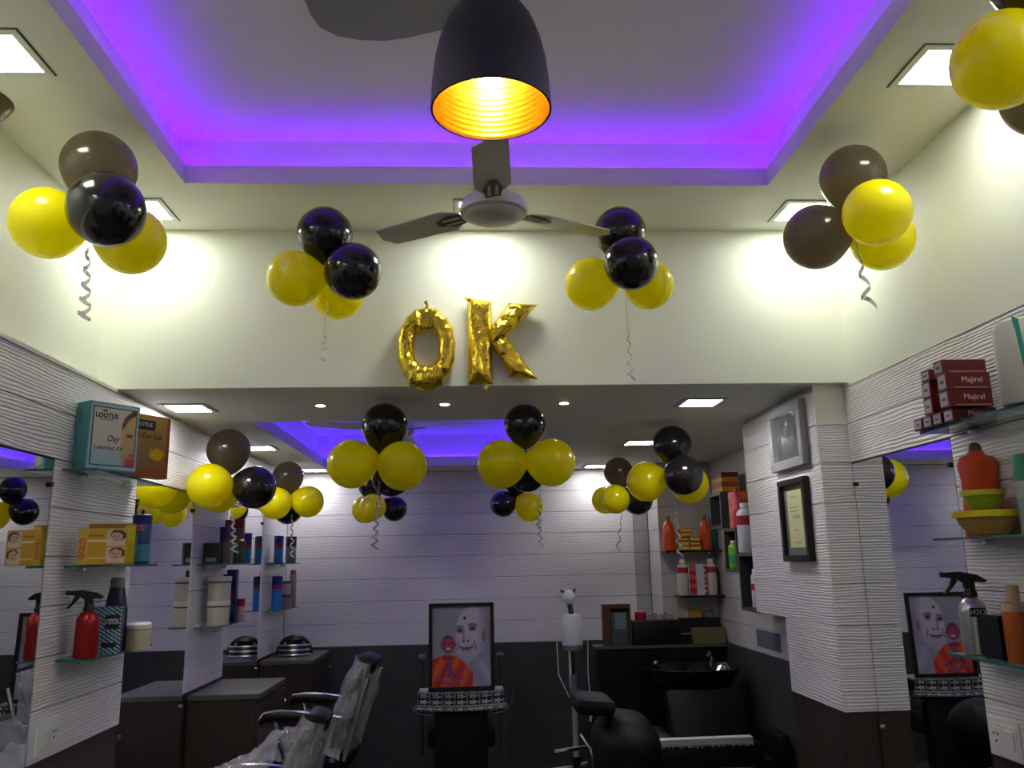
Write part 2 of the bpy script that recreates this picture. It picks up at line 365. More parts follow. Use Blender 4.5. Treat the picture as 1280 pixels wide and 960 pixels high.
for x, nm in ((-.71, 'leftmost small round warm downlight, over the violet tray corner'), (-.115, 'middle small round warm downlight, below the gold letter O'), (.466, 'rightmost small round warm downlight, right of the gold letter K')):
    t = thing('round_downlight', nm, 'ceiling light', (x, 3.95, ZS), 0, 'three small warm downlights')
    MB().lathe([(.028, -.004), (.034, -.001), (.034, 0)], 20).build('bezel', M_steel, t)
    MB().lathe([(.022, -.0062), (.022, -.004)], 20).build('lens', M_spot, t, False)

# pendant lamp
lp = at(614, 138, Y=1.58)
t = thing('pendant_lamp', 'matt black dome pendant lamp with glowing ribbed gold inside', 'pendant lamp', lp)
prof = [(.1265, 0), (.126, .02), (.124, .06), (.119, .11), (.108, .16), (.092, .205), (.070, .24), (.045, .262), (.022, .272), (.018, .30), (.018, .33)]
MB().lathe(prof, 56, caps=False).build('shade', M_shade, t)
b = MB(); pr_ = []
for k in range(61):
    z = k/60*.252; r = None
    for (ra, za), (rb, zb) in zip(prof, prof[1:]):
        if za <= z <= zb: r = ra+(rb-ra)*(z-za)/(zb-za)
    pr_.append((r-.0035+(.0011 if k % 3 == 0 else -.0009), z+.001))
b.lathe(pr_, 56, caps=False); b.build('gold_lining', M_goldin, t, ang=70)
MB().lathe([(.1225, -.001), (.1270, -.001), (.1270, .003), (.1225, .003), (.1225, -.001)], 56, caps=False).build('rim', M_shade, t)
MB().lathe([(.0001, .110), (.010, .112), (.016, .125), (.017, .165), (.014, .19), (.012, .205), (.012, .215)], 24, caps=False).build('bulb', M_bulb, t)
MB().cyl((0, 0, .215), (0, 0, .262), .018).build('lamp_holder', M_black, t)
MB().cyl((0, 0, .33), (0, 0, 3.33-lp.z), .004, n=8).build('cord', M_black, t)

# ------------------------------------------------------------------ ceiling fans
def fan(name, label, c, R, ang0, ztop, hubr, bm_):
    t = thing(name, label, 'ceiling fan', c)
    MB().lathe([(.001, -.030), (hubr*.55, -.028), (hubr*.82, -.018), (hubr*.9, -.008)], 40).build('hub_dish', M_fan, t)
    MB().lathe([(hubr*.9, -.010), (hubr, -.004), (hubr*1.02, .012), (hubr*.92, .040), (hubr*.62, .062), (hubr*.3, .07), (.03, .072)], 40).build('motor_housing', M_fan, t)
    MB().lathe([(.024, .07), (.036, .10), (.030, .13), (.014, .15)], 20).build('canopy', M_fand, t)
    MB().cyl((0, 0, .14), (0, 0, ztop-c[2]), .011, n=12).build('downrod', M_fan, t)
    MB().lathe([(.045, ztop-c[2]-.06), (.05, ztop-c[2]-.03), (.02, ztop-c[2])], 20).build('top_canopy', M_fan, t)
    for k in range(3):
        a = ang0+k*2*PI/3; Mx = Matrix.Rotation(a, 4, 'Z') @ Matrix.Rotation(math.radians(9), 4, 'X')
        b = MB(); wd = .063
        o_ = [(hubr*1.15, -.030), (hubr*1.6, -wd), (R*.93, -wd*.98), (R, -wd*.25), (R*.97, wd*.8), (hubr*1.6, wd), (hubr*1.15, .032)]
        b.poly([Mx @ V((x, y, .012)) for x, y in o_], Mx.to_3x3() @ V((0, 0, .004)))
        bl = b.build('blade', bm_, t)
        b = MB(); b.poly([Mx @ V((x, y, .006)) for x, y in ((hubr*.7, -.020), (hubr*1.5, -.034), (hubr*2.0, -.012), (hubr*2.0, .012), (hubr*1.5, .034), (hubr*.7, .020))], Mx.to_3x3() @ V((0, 0, .004)))
        b.build('blade_bracket', M_fand, bl)
        b = MB()
        for yy in (-.013, .013): b.poly([Mx @ V((x, y+yy, .0035)) for x, y in ((hubr*1.15, -.006), (hubr*1.75, -.004), (hubr*1.75, .004), (hubr*1.15, .006))], Mx.to_3x3() @ V((0, 0, .003)))
        b.build('bracket_slot', M_fan, bl)
    return t
fc = at(617, 266, Y=2.72)
fan('ceiling_fan', 'grey three-blade ceiling fan hanging below the high violet-lit ceiling tray', fc, .50, math.radians(-92), 3.335, .118, M_fan)
M_fan2 = mat('fan_enamel_lit', (0.85, 0.8, 0.82), 0.35)  # lighter copy of the enamel; panel light on the blades put into the colour
fan('ceiling_fan', 'second ceiling fan under the low violet tray, hub hidden behind a black balloon', (-.42, 5.0, 2.43), .58, math.radians(-30), 2.66, .09, M_fan2)

# ------------------------------------------------------------------ balloons
def balloon_mesh(name):
    prof = []
    for k in range(29):
        th = PI*k/28; z = math.cos(th); r = math.sin(th)
        if z < 0:
            q = -z; z = z*(1+.16*q**3); r = r*(1-.10*q**2)
        prof.append((max(r, .02 if k == 28 else .001), z))
    b = MB().lathe([(r, z) for r, z in prof[::-1]], 40)
    me = bpy.data.meshes.new(name)
    bmesh.ops.recalc_face_normals(b.bm, faces=b.bm.faces[:]); b.bm.to_mesh(me); b.bm.free()
    for p in me.polygons: p.use_smooth = True
    return me
def knot_mesh(name):
    b = MB().lathe([(.02, -1.10), (.035, -1.15), (.05, -1.175), (.035, -1.195), (.055, -1.25), (.07, -1.27), (.03, -1.262)], 14)
    me = bpy.data.meshes.new(name); bmesh.ops.recalc_face_normals(b.bm, faces=b.bm.faces[:]); b.bm.to_mesh(me); b.bm.free()
    for p in me.polygons: p.use_smooth = True
    return me
BM = {}
for cname, mm in (('yellow', M_yel), ('black', M_blk), ('brown', M_brn)):
    a = balloon_mesh('balloon_'+cname); a.materials.append(mm); k = knot_mesh('knot_'+cname); k.materials.append(mm); BM[cname] = (a, k)
KN = {}
def cluster(kx, ky, Y, grp, items):
    """x, y, r come from the survey; each balloon sits about 1.26 radii from the knot point, nearer or farther along its sight line, then is eased clear of its neighbours"""
    d = raydir(kx, ky); O = V((0, 0, EYE)); K = O + d*(Y/d.y); depth = (K-O).dot(FW); st = []
    for x, y, r, col, side, label in items:
        L = 1.30*r*depth/F; dn = raydir(x, y).normalized(); tc = (K-O).dot(dn)
        h = math.sqrt(max(0, L*L-((K-O)-dn*tc).length_squared)); st.append([dn, tc+side*h, r, col, label])
    def cr(q): c = O+q[0]*q[1]; return c, q[2]*((c-O).dot(FW))/F*.985
    for it in range(200):
        mv = False
        for i in range(len(st)):
            for j in range(i):
                (ci, ri), (cj, rj) = cr(st[i]), cr(st[j]); g = (ri+rj)*.985-(ci-cj).length
                if g > 0:
                    mv = True; sg = 1 if st[i][1] >= st[j][1] else -1
                    st[i][1] += sg*g*.3; st[j][1] -= sg*g*.3
        if not mv: break
    for q in st:
        c, Rr = cr(q)
        ob = bpy.data.objects.new('balloon', BM[q[3]][0]); COL.objects.link(ob); ax = (c-K).normalized()
        ob.matrix_world = Matrix.Translation(c) @ V((0, 0, 1)).rotation_difference(ax).to_matrix().to_4x4() @ Matrix.Scale(Rr, 4)
        tag(ob, q[4], 'balloon', grp)
        kn = bpy.data.objects.new('knot', BM[q[3]][1]); COL.objects.link(kn); kn.parent = ob
    return K
BL = {}
BL['A'] = cluster(112, 275, 2.66, 'balloon cluster over the left wall', [
    (124, 210, 45.5, 'brown', .3, 'black balloon touching the high ceiling at the top of the left wall cluster'),
    (133, 262, 47.5, 'black', -1, 'shiny black balloon in front in the middle of the left wall cluster'),
    (60, 279, 45, 'yellow', -.2, 'leftmost yellow balloon, low on the left wall cluster'),
    (163, 300, 43.5, 'yellow', .6, 'yellow balloon half behind the black one in the left wall cluster')])
BL['B'] = cluster(411, 345, 3.16, 'balloon cluster left of the gold letters', [
    (406, 293, 35, 'black', 0, 'black balloon touching the ceiling above the cluster left of the gold letter O'),
    (369, 348, 35.5, 'yellow', -.3, 'yellow balloon at the left of the cluster left of the gold letter O'),
    (441, 339, 36.5, 'black', -.6, 'black balloon at the right of the cluster left of the gold letter O'),
    (422, 367, 33, 'yellow', 1, 'mostly hidden yellow balloon at the bottom of the cluster left of the gold letter O')])
BL['C'] = cluster(781, 345, 3.16, 'balloon cluster right of the gold letters', [
    (775, 291, 33, 'black', .6, 'black balloon behind the fan blade tip right of the gold letter K'),
    (789, 329, 34.5, 'black', -1, 'front black balloon in the cluster right of the gold letter K'),
    (739, 355, 33.5, 'yellow', .3, 'yellow balloon at the left of the cluster right of the gold letter K'),
    (811, 356, 31.5, 'yellow', .6, 'yellow balloon at the right of the cluster right of the gold letter K')])
BL['D'] = cluster(1068, 280, 2.72, 'balloon cluster over the right wall', [
    (1066, 222, 40.5, 'brown', .8, 'black balloon touching the high ceiling at the top of the right wall cluster'),
    (1021, 296, 41, 'brown', -.1, 'brownish translucent black balloon at the left of the right wall cluster'),
    (1096, 266, 42, 'yellow', -.9, 'upper yellow balloon in front in the right wall cluster'),
    (1103, 299, 39.5, 'yellow', .6, 'lower yellow balloon tucked under the front one in the right wall cluster')])
BL['E'] = cluster(1280, 50, 1.72, 'balloon cluster cut by the right edge of the frame', [
    (1253, 75, 61, 'yellow', -.3, 'large yellow balloon at the upper right edge of the frame'),
    (1286, -40, 54, 'black', .4, 'black balloon peeking in at the top right corner of the frame'),
    (1306, 118, 52, 'brown', .8, 'dark balloon below the large yellow one at the right edge of the frame')])
BL['N'] = cluster(-70, 140, 2.45, 'balloon cluster cut by the left edge of the frame', [
    (-31, 108, 48, 'brown', .3, 'brownish black balloon cut by the upper left edge of the frame')])
BL['F'] = cluster(289, 602, 4.55, 'balloon cluster under the low ceiling by the left shelves', [
    (286, 563, 27, 'brown', .3, 'black balloon touching the low ceiling at the top of the cluster by the left shelves'),
    (262, 607, 28, 'yellow', -.7, 'yellow balloon at the left of the cluster by the left shelves'),
    (318, 609, 27, 'black', -.5, 'black balloon at the right of the cluster by the left shelves'),
    (274, 616, 25, 'yellow', 1, 'yellow balloon rim below the front yellow one, by the left shelves')])
BL['G'] = cluster(366, 622, 5.98, 'balloon cluster in the far left corner', [
    (360, 596, 19.5, 'brown', .2, 'black balloon touching the low ceiling in the far left corner'),
    (344, 629, 20.5, 'yellow', -.5, 'left yellow balloon in the far left corner cluster'),
    (385, 627, 20, 'yellow', -.1, 'right yellow balloon in the far left corner cluster'),
    (360, 637, 18.5, 'black', 1, 'black balloon behind the two yellow ones in the far left corner')])
BL['H'] = cluster(473, 571, 3.84, 'front balloon cluster under the gold letter O', [
    (481, 533, 29.5, 'black', .1, 'large black balloon above the pair of yellow ones below the gold letter O'),
    (440, 580, 31, 'yellow', -.2, 'left of the two big yellow balloons below the gold letter O'),
    (503, 582, 31.5, 'yellow', -.3, 'right of the two big yellow balloons below the gold letter O'),
    (489, 596, 25, 'black', 1, 'black balloon behind and below the two big yellow ones under the letter O')])
BL['J'] = cluster(657, 573, 3.86, 'front balloon cluster under the gold letter K', [
    (656, 531, 26.5, 'black', .1, 'large black balloon touching the low ceiling below the gold letter K'),
    (627, 580, 31, 'yellow', -.2, 'left of the two big yellow balloons below the gold letter K'),
    (689, 578, 30.5, 'yellow', -.3, 'right of the two big yellow balloons below the gold letter K'),
    (659, 592, 23.5, 'black', 1, 'black balloon wedged behind the two big yellow ones under the letter K')])
BL['I'] = cluster(469, 625, 6.3, 'small far balloon cluster left of centre by the back wall', [
    (457, 637, 17.5, 'yellow', .5, 'far small yellow balloon, the left one hanging below the letter O cluster'),
    (466, 634, 17, 'yellow', -1, 'far small yellow balloon, the right one hanging below the letter O cluster'),
    (493, 636, 16, 'black', .1, 'far small black balloon beside the small yellow pair, left of centre'),
    (464, 607, 16.5, 'black', .2, 'far small black balloon just above the small yellow pair, left of centre')])
BL['K'] = cluster(647, 622, 6.3, 'small far balloon cluster right of centre by the back wall', [
    (629, 630, 16.5, 'black', -.2, 'far small black balloon left of a small yellow one, right of centre'),
    (662, 634, 18, 'yellow', -.3, 'far small yellow balloon below the letter K cluster'),
    (646, 603, 16, 'black', .5, 'far small black balloon mostly hidden behind the letter K cluster')])
BL['L'] = cluster(779, 614, 6.15, 'far balloon cluster on the right against the back wall', [
    (773, 590, 18.5, 'brown', .3, 'black balloon at the top of the far right cluster against the back wall'),
    (757, 625, 17.5, 'yellow', .6, 'yellow balloon peeping out left of another in the far right cluster'),
    (769, 624, 18.5, 'yellow', -1, 'front yellow balloon in the far right cluster against the back wall'),
    (797, 625, 19, 'black', 0, 'black balloon low on the right of the far right cluster')])
BL['M'] = cluster(842, 594, 4.62, 'balloon cluster before the shelf corner on the right', [
    (840, 556, 24.5, 'black', .3, 'black balloon touching the low ceiling above the cluster before the shelf corner'),
    (808, 602, 25, 'yellow', 0, 'yellow balloon at the left of the cluster before the shelf corner'),
    (854, 594, 25, 'black', -1, 'front black balloon with a bright highlight before the shelf corner'),
    (862, 605, 24, 'yellow', .6, 'yellow balloon behind the front black one before the shelf corner')])
def ribbon(K, x1, y1, label, turns=4.5, rad=.016, wd=.007, straight=.25, x0=None, y0=None):
    d0 = (K-V((0, 0, EYE))).dot(FW)-.11
    P0 = V((0, 0, EYE))+raydir(x0, y0)*d0 if x0 else K
    P1 = V((0, 0, EYE))+raydir(x1, y1)*d0
    b = MB(); N = 110; prev = None
    for k in range(N+1):
        s = k/N; c = P0.lerp(P1, s)
        if k == 0: c = K
        if s < straight: rr = rad*.25*s/straight
        else: rr = rad*(.35+.65*(s-straight)/(1-straight))
        a = 2*PI*turns*s**1.05
        p = c + V((math.cos(a)*rr, math.sin(a)*rr, math.sin(a*2)*rr*.2)); h = V((0, 0, 1))*wd*.5 + V((-math.sin(a), math.cos(a), 0))*wd*.25
        cur = (b.bm.verts.new(p+h), b.bm.verts.new(p-h))
        if prev: b.bm.faces.new((prev[0], cur[0], cur[1], prev[1]))
        prev = cur
    bmesh.ops.solidify(b.bm, geom=b.bm.faces[:], thickness=.0004)
    tag(b.build('curling_ribbon', M_rib), label, 'ribbon', 'curled ribbons under the balloon clusters')
ribbon(BL['A'], 105, 400, 'silver curling ribbon hanging from the left wall balloon cluster', 5, .021, .012, x0=110, y0=306, straight=.1)
ribbon(BL['B'], 402, 452, 'silver curling ribbon hanging left of the gold letter O', 5, .018, .008, .45, x0=410, y0=378)
ribbon(BL['C'], 789, 476, 'silver curling ribbon hanging right of the gold letter K', 6, .016, .008, .35, x0=783, y0=385)
ribbon(BL['D'], 1087, 386, 'silver curling ribbon hanging from the right wall balloon cluster', 3, .024, .013, .3, x0=1070, y0=302)
ribbon(BL['F'], 293, 690, 'curling ribbon hanging from the cluster by the left shelves', 6, .022, .010, .2, x0=290, y0=632)
ribbon(BL['G'], 365, 697, 'curling ribbon hanging in the far left corner', 5, .02, .011, .2, x0=365, y0=642)
ribbon(BL['H'], 468, 686, 'curling ribbon hanging from the cluster below the gold letter O', 8, .018, .008, .2, x0=474, y0=600)
ribbon(BL['K'], 676, 683, 'curling ribbon hanging from the small far cluster right of centre', 5, .022, .011, .1, x0=672, y0=632)
ribbon(BL['J'], 673, 660, 'curling ribbon hanging from the cluster below the gold letter K', 6, .014, .007, .2, x0=676, y0=605)
ribbon(BL['L'], 772, 690, 'thin curling ribbon hanging from the far right cluster', 3, .02, .010, .2, x0=777, y0=643)
ribbon(BL['M'], 850, 696, 'curling ribbon hanging before the orange bottles on the right', 6, .02, .011, .25, x0=843, y0=618)
#APPEND
# ------------------------------------------------------------------ foil letters on the drop wall
YL = YD-.035
def ring_letter():
    c = at(533, 435, Y=YL); a = at(569, 435, Y=YL).x-c.x; h = (at(533, 383, Y=YL).z-at(533, 484, Y=YL).z)/2
    ai = at(548, 435, Y=YL).x-c.x; hi = (at(533, 413, Y=YL).z-at(533, 457, Y=YL).z)/2
    bm = bmesh.new(); NU, NV = 96, 18; g = []
    for i in range(NU):
        u = 2*PI*i/NU; row = []
        cu, su = math.cos(u), math.sin(u)
        def se(A, B, p): return V((A*math.copysign(abs(cu)**p, cu), 0, B*math.copysign(abs(su)**p, su)))
        Pin = se(ai, hi, .75); Pout = se(a, h, .92)*(1+.018*math.sin(u*17)*(abs(su) < .95))
        if su < -.8: Pout.z *= 1.05
        for j in range(NV):
            v = 2*PI*j/NV; m = (1-math.cos(v))/2
            T = .040*math.sin(v)
            p = Pin.lerp(Pout, m)
            wr_ = 1+.12*math.sin(u*27+4*math.sin(u*5))*(1-m)**2+.22*noise.noise(V((math.cos(u)*3, math.sin(u)*3, m*3)))
            pinch = .45 if (su > .93 and abs(cu) < .3) else 1
            p.y = -T*wr_*pinch
            row.append(bm.verts.new(c+p))
        g.append(row)
    for i in range(NU):
        for j in range(NV):
            bm.faces.new((g[i][j], g[(i+1) % NU][j], g[(i+1) % NU][(j+1) % NV], g[i][(j+1) % NV]))
    m = MB(); m.bm.free(); m.bm = bm
    o = tag(m.build('foil_letter_balloon', M_foil, None, True, 80), 'gold foil balloon shaped as the letter O on the drop wall', 'balloon', 'gold foil letters spelling OK')
    MB().tube([c+V((0, .004, h-.01)), c+V((.003, 0, h+.014)), c+V((-.004, -.004, h+.03))], [.012, .006, .011], 8).build('filling_tab', M_foil, o)
    return o
def pillow(b, q, T, seed, n1=26, n2=12, ends=(0.35, 0.35)):
    """inflated foil bar between two ends; q = [bottom-left, bottom-right, top-right, top-left]"""
    g = {}
    for i in range(n1+1):
        s_ = i/n1
        for j in range(n2+1):
            t_ = j/n2
            p = (q[0].lerp(q[3], s_)).lerp(q[1].lerp(q[2], s_), t_)
            e = min(1, (s_/ends[0])**.55 if ends[0] else 1, ((1-s_)/ends[1])**.55 if ends[1] else 1)
            hgt = T*(max(0, math.sin(PI*t_))**.6)*e
            wv = 1+.30*noise.noise(V((s_*7, t_*4, seed)))+.16*noise.noise(V((s_*19, t_*9, seed)))
            for sd in (1, -1):
                if sd == -1 and (i in (0, n1) or j in (0, n2)): g[(i, j, -1)] = g[(i, j, 1)]; continue
                g[(i, j, sd)] = b.bm.verts.new(p+V((0, -sd*hgt*wv, 0)))
    for i in range(n1):
        for j in range(n2):
            for sd in (1, -1):
                f = [g[(i, j, sd)], g[(i+1, j, sd)], g[(i+1, j+1, sd)], g[(i, j+1, sd)]]
                try: b.bm.faces.new(f)
                except ValueError: pass
ring_letter()
A_ = lambda x, y, dy=0: at(x, y, Y=YL+dy)
b = MB(); pillow(b, [A_(585, 481), A_(616, 480), A_(614, 377), A_(584, 372)], .040, 1.0, 44, 14, (.12, .10))
k = tag(b.build('foil_letter_balloon', M_foil, None, True, 80), 'gold foil balloon shaped as the letter K on the drop wall', 'balloon', 'gold foil letters spelling OK')
b = MB(); pillow(b, [A_(607, 418, -.004), A_(618, 438, -.004), A_(672, 381, -.004), A_(636, 379, -.004)], .034, 2.0, 26, 12, (.2, .12)); b.build('upper_arm', M_foil, k, True, 80)
b = MB(); pillow(b, [A_(638, 471, -.002), A_(672, 474, -.002), A_(631, 419, -.002), A_(610, 424, -.002)], .034, 3.0, 26, 12, (.12, .2)); b.build('lower_leg', M_foil, k, True, 80)
MB().tube([A_(585, 374), A_(582, 371), A_(580, 372)], [.01, .006, .008], 8).build('filling_tab', M_foil, k)
MB().tube([A_(609, 482), A_(607, 486), A_(604, 484)], [.010, .012, .007], 8).build('tail_tab', M_foil, k)

# ------------------------------------------------------------------ glass shelves
def shelf(side, X, y0, y1, z, label, dep=.13, grp='glass shelves on the side walls'):
    t = thing('glass_shelf', label, 'shelf', (X, (y0+y1)/2, z), 0, grp); h = (y1-y0)/2
    xa, xb = (0.0, dep) if side > 0 else (-dep, 0.0)
    MB().box(xa+.001, xb-.001, -h+.001, h-.001, -.008, 0).build('glass_pane', M_glass, t, False)
    xe = xb if side > 0 else xa; e = .0012*side
    b = MB(); b.box(min(xe, xe-e), max(xe, xe-e), -h, h, -.0082, .0002); b.box(xa, xb, -h-.001, -h+.0005, -.0082, .0002); b.box(xa, xb, h-.0005, h+.001, -.0082, .0002)
    b.build('polished_edge', M_gedge, t, False)
    for yy in (-h*.62, h*.62):
        c = MB(); c.box(0 if side > 0 else -.035, .035 if side > 0 else 0, yy-.009, yy+.009, -.026, -.0085, .002); c.box(0 if side > 0 else -.030, .030 if side > 0 else 0, yy-.009, yy+.009, .0005, .012, .002)
        c.build('bracket', M_chrome, t)
    return t
Z1, Z2, Z3 = 2.015, 1.665, 1.330
shelf(1, XL, 3.13, 3.79, Z1, 'top glass shelf on the nearest left strip carrying the two kit boxes')
shelf(1, XL, 3.21, 3.79, Z2, 'middle glass shelf on the nearest left strip carrying gold boxes')
shelf(1, XL, 3.21, 3.79, Z3, 'bottom glass shelf on the nearest left strip under the red spray bottle')
shelf(1, XL, 4.74, 5.29, Z1, 'highest glass shelf on the second left strip, behind balloons')
shelf(1, XL, 4.74, 5.29, Z2, 'glass shelf on the second left strip with dark green box')
shelf(1, XL, 4.74, 5.29, Z3, 'glass shelf on the second left strip with stacked white tubs')
shelf(1, XL, 6.28, 6.90, Z2, 'glass shelf on the farthest left strip with blue packs, upper')
shelf(1, XL, 6.28, 6.90, Z3, 'glass shelf on the farthest left strip with blue tube, lower')
ZR1, ZR2, ZR3 = 2.06, 1.695, 1.325
shelf(-1, XR, 2.10, 2.78, ZR1, 'top glass shelf on the right strip under the maroon hair colour boxes')
shelf(-1, XR, 2.10, 2.78, ZR2, 'middle glass shelf on the right strip under the orange bottle')
shelf(-1, XR, 2.10, 2.78, ZR3, 'bottom glass shelf on the right strip under the silver spray bottle')

def slot(x0, x1, ytop, X, zb, inset=0):
    xc = (x0+x1)/2; p = at(xc, 700, X=X); dpt = (p-V((0, 0, EYE))).dot(FW)
    return p.y, (x1-x0)/F*dpt, at(xc, ytop, X=X).z-zb
def bottle(name, label, cat, loc, r, h, prof, mbody, cap=None, capm=None, grp=None, lab=None, n=24, neckname='cap', rz=0, flat=1.0):
    t = thing(name, label, cat, loc, rz, grp)
    Mx = Matrix.Diagonal((1, flat, 1, 1))
    MB().lathe([(a*r, z*h) for a, z in prof], n, M=Mx).build('body', mbody, t)
    if cap: MB().lathe([(a*r, z*h) for a, z in cap], n, M=Mx).build(neckname, capm, t)
    if lab:
        z0, z1, ra, ml = lab; MB().lathe([(ra*r, z0*h), (ra*r, z1*h)], n, M=Mx, caps=False).build('label_band', ml, t)
    return t
def carton(name, label, loc, wx, wy, h, m, rz=0, grp=None, faces=(), cat='box'):
    """a folded carton: body, glued top flap line and printed faces"""
    t = thing(name, label, cat, loc, rz, grp)
    MB().box(-wx/2, wx/2, -wy/2, wy/2, 0.0005, h, .0012).build('carton_body', m, t, False)
    MB().box(-wx/2+.002, wx/2-.002, -wy/2+.002, wy/2-.002, h, h+.0012).build('top_flap', m, t, False)
    for f in faces:
        nm, x0, x1, z0, z1, mm = f[:6]
        if len(f) > 6 and f[6] == 'x-': MB().box(-wx/2-.0012, -wx/2, x0, x1, z0, z1).build(nm, mm, t, False)
        elif len(f) > 6 and f[6] == 'x+': MB().box(wx/2, wx/2+.0012, x0, x1, z0, z1).build(nm, mm, t, False)
        else: MB().box(x0, x1, -wy/2-.0012, -wy/2, z0, z1).build(nm, mm, t, False)
    return t
ROUND = [(.0, 0), (.9, 0), (1, .03), (1, .74), (.92, .82), (.55, .88), (.38, .90), (.38, .93), (.0, .93)]
CAP = [(.0, .90), (.5, .90), (.5, .995), (.45, 1.0), (.0, 1.0)]
TUB = [(.0, 0), (.93, 0), (.98, .03), (1, .80), (0, .80)]
LID = [(0, .80), (1.04, .80), (1.04, .97), (1.0, 1.0), (0, 1.0)]
CAN = [(.0, 0), (.95, 0), (1, .02), (1, .84), (.9, .87), (0, .87)]
CANCAP = [(0, .80), (1.02, .80), (1.02, .985), (.9, 1.0), (0, 1.0)]
def spray(label, loc, r, h, mb, lbl=None, rz=0.0, metal=True):
    t = thing('spray_bottle', label, 'spray bottle', loc, rz)
    MB().lathe([(0, 0), (r*.9, 0), (r, .015*h), (r*.98, .50*h), (r*.93, .58*h), (r*.62, .66*h), (r*.34, .69*h), (r*.34, .72*h), (0, .72*h)], 28).build('body', mb, t)
    MB().lathe([(0, .69*h), (r*.5, .69*h), (r*.48, .73*h), (r*.34, .80*h), (0, .80*h)], 18).build('collar', M_black, t)
    b = MB(); k = h
    prof = [(-.30, .93), (-.30, .985), (-.10, .995), (.09, .955), (.20, .885), (.16, .86), (.05, .87), (.05, .79), (-.06, .79), (-.07, .86), (-.14, .90)]
    b.poly([V((x*k, -.011, z*k)) for x, z in prof], (0, .022, 0)); b.build('spray_head', M_black, t, False)
    b = MB(); b.poly([V((x*k, -.008, z*k)) for x, z in [(-.20, .93), (-.14, .92), (-.15, .87), (-.21, .80), (-.28, .725), (-.31, .735), (-.24, .83)]], (0, .016, 0)); b.build('trigger', M_black, t, False)
    MB().cyl((-.33*k, 0, .96*k), (-.29*k, 0, .96*k), .009, n=12).build('nozzle', M_black, t)
    return t

# --- nearest left strip, top shelf: two kit boxes
def face_print(u, v):
    c = (205, 196, 188)
    if v < .28: c = (170-60*(.28-v), 190, 196)
    if u > .66:
        d = ((u-1.0)/.36)**2+((v-.42)/.55)**2
        if d < 1: c = (214-40*(1-v), 150+20*v, 112)
        if d < 1.18 and v > .62 and d > .8: c = (80, 50, 38)
        if ((u-.86)/.08)**2+((v-.55)/.035)**2 < 1: c = (96, 62, 50)
        if ((u-.93)/.06)**2+((v-.20)/.03)**2 < 1: c = (190, 70, 70)
    if u > .80 and v < .14: c = (178, 60, 52)
    return c
def tan_print(u, v):
    c = (168-40*(1-v), 138-62*(1-v), 70-30*(1-v))
    if ((u-.72)/.18)**2+((v-.38)/.09)**2 < 1: c = (205, 165, 24)
    if .12 < u < .62 and .12 < v < .55: c = tuple(x*.82+20 for x in c)
    if v < .12 or u > .93: c = (140, 66, 26)
    return c
M_teal = C(84, 148, 156, .4); M_tealL = C(150, 186, 200, .4); M_ink = C(14, 18, 30, .5); M_navyf = C(22, 40, 84, .4)
def kitbox(loc, rz):
    t = thing('kit_box', 'teal facial kit box with a woman\'s face print on the top left shelf', 'box', loc, rz)
    W, D, Hh = .205, .115, .262
    MB().box(-W/2, W/2, 0, D, 0.001, Hh, .002).build('carton_body', M_teal, t, False)
    b = MB(); f = .012
    b.box(-W/2+.004, W/2-.004, -.0012, 0, .006, Hh-.006); b.build('front_margin', M_tealL, t, False)
    b = MB(); b.box(-W/2+f, W/2-f, -.0022, -.0011, f+.006, Hh-f-.006); b.build('front_border', M_navyf, t, False)
    print_panel('front_print', W-2*f-.008, Hh-2*f-.02, 26, 34, face_print, t, (0, -.0026, Hh/2))
    text('LOOTUS', .026, M_ink, t, (-.035, -.0031, Hh*.80), (PI/2, 0, 0), sx=.9, bold=.0008)
    text('PROFESSIONAL', .009, M_ink, t, (-.035, -.0031, Hh*.745), (PI/2, 0, 0))
    MB().poly([V((-.043+dx*.001, -.0032, Hh*.86+dz*.001)) for dx, dz in ((-8, 0), (-9, 9), (-4, 4), (0, 11), (4, 4), (9, 9), (8, 0))], (0, .0003, 0)).build('crown_mark', M_ink, t, False)
    text('Oxy', .036, M_ink, t, (-.005, -.0031, Hh*.47), (PI/2, 0, 0), shear=.35, sx=.8)
    text('Luxurious Kit', .026, M_ink, t, (-.022, -.0031, Hh*.335), (PI/2, 0, 0), shear=.35, sx=.8)
    text('OXY', .028, M_navyf, t, (-W/2-.0006, D/2, Hh*.80), (PI/2, -PI/2, -PI/2), sx=1)
    return t
kitbox((-1.368, 3.235, Z1), math.radians(54))
t = thing('kit_box', 'tan and orange kit box with black label beside the teal one', 'box', (-1.335, 3.49, Z1), math.radians(60))
MB().box(-.11, .11, 0, .05, .001, .262, .002).build('carton_body', C(150, 92, 42), t, False)
print_panel('front_print', .212, .255, 24, 30, tan_print, t, (0, -.001, .1315))
MB().box(-.095, .03, -.0024, -.0012, .198, .238).build('brand_patch', M_ink, t, False)
text('LOOTUS', .026, M_white, t, (-.032, -.0029, .218), (PI/2, 0, 0), sx=.95)
text('D-Tan Salt', .034, M_ink, t, (.0, -.0016, .172), (PI/2, 0, 0), shear=.2, sx=.95)

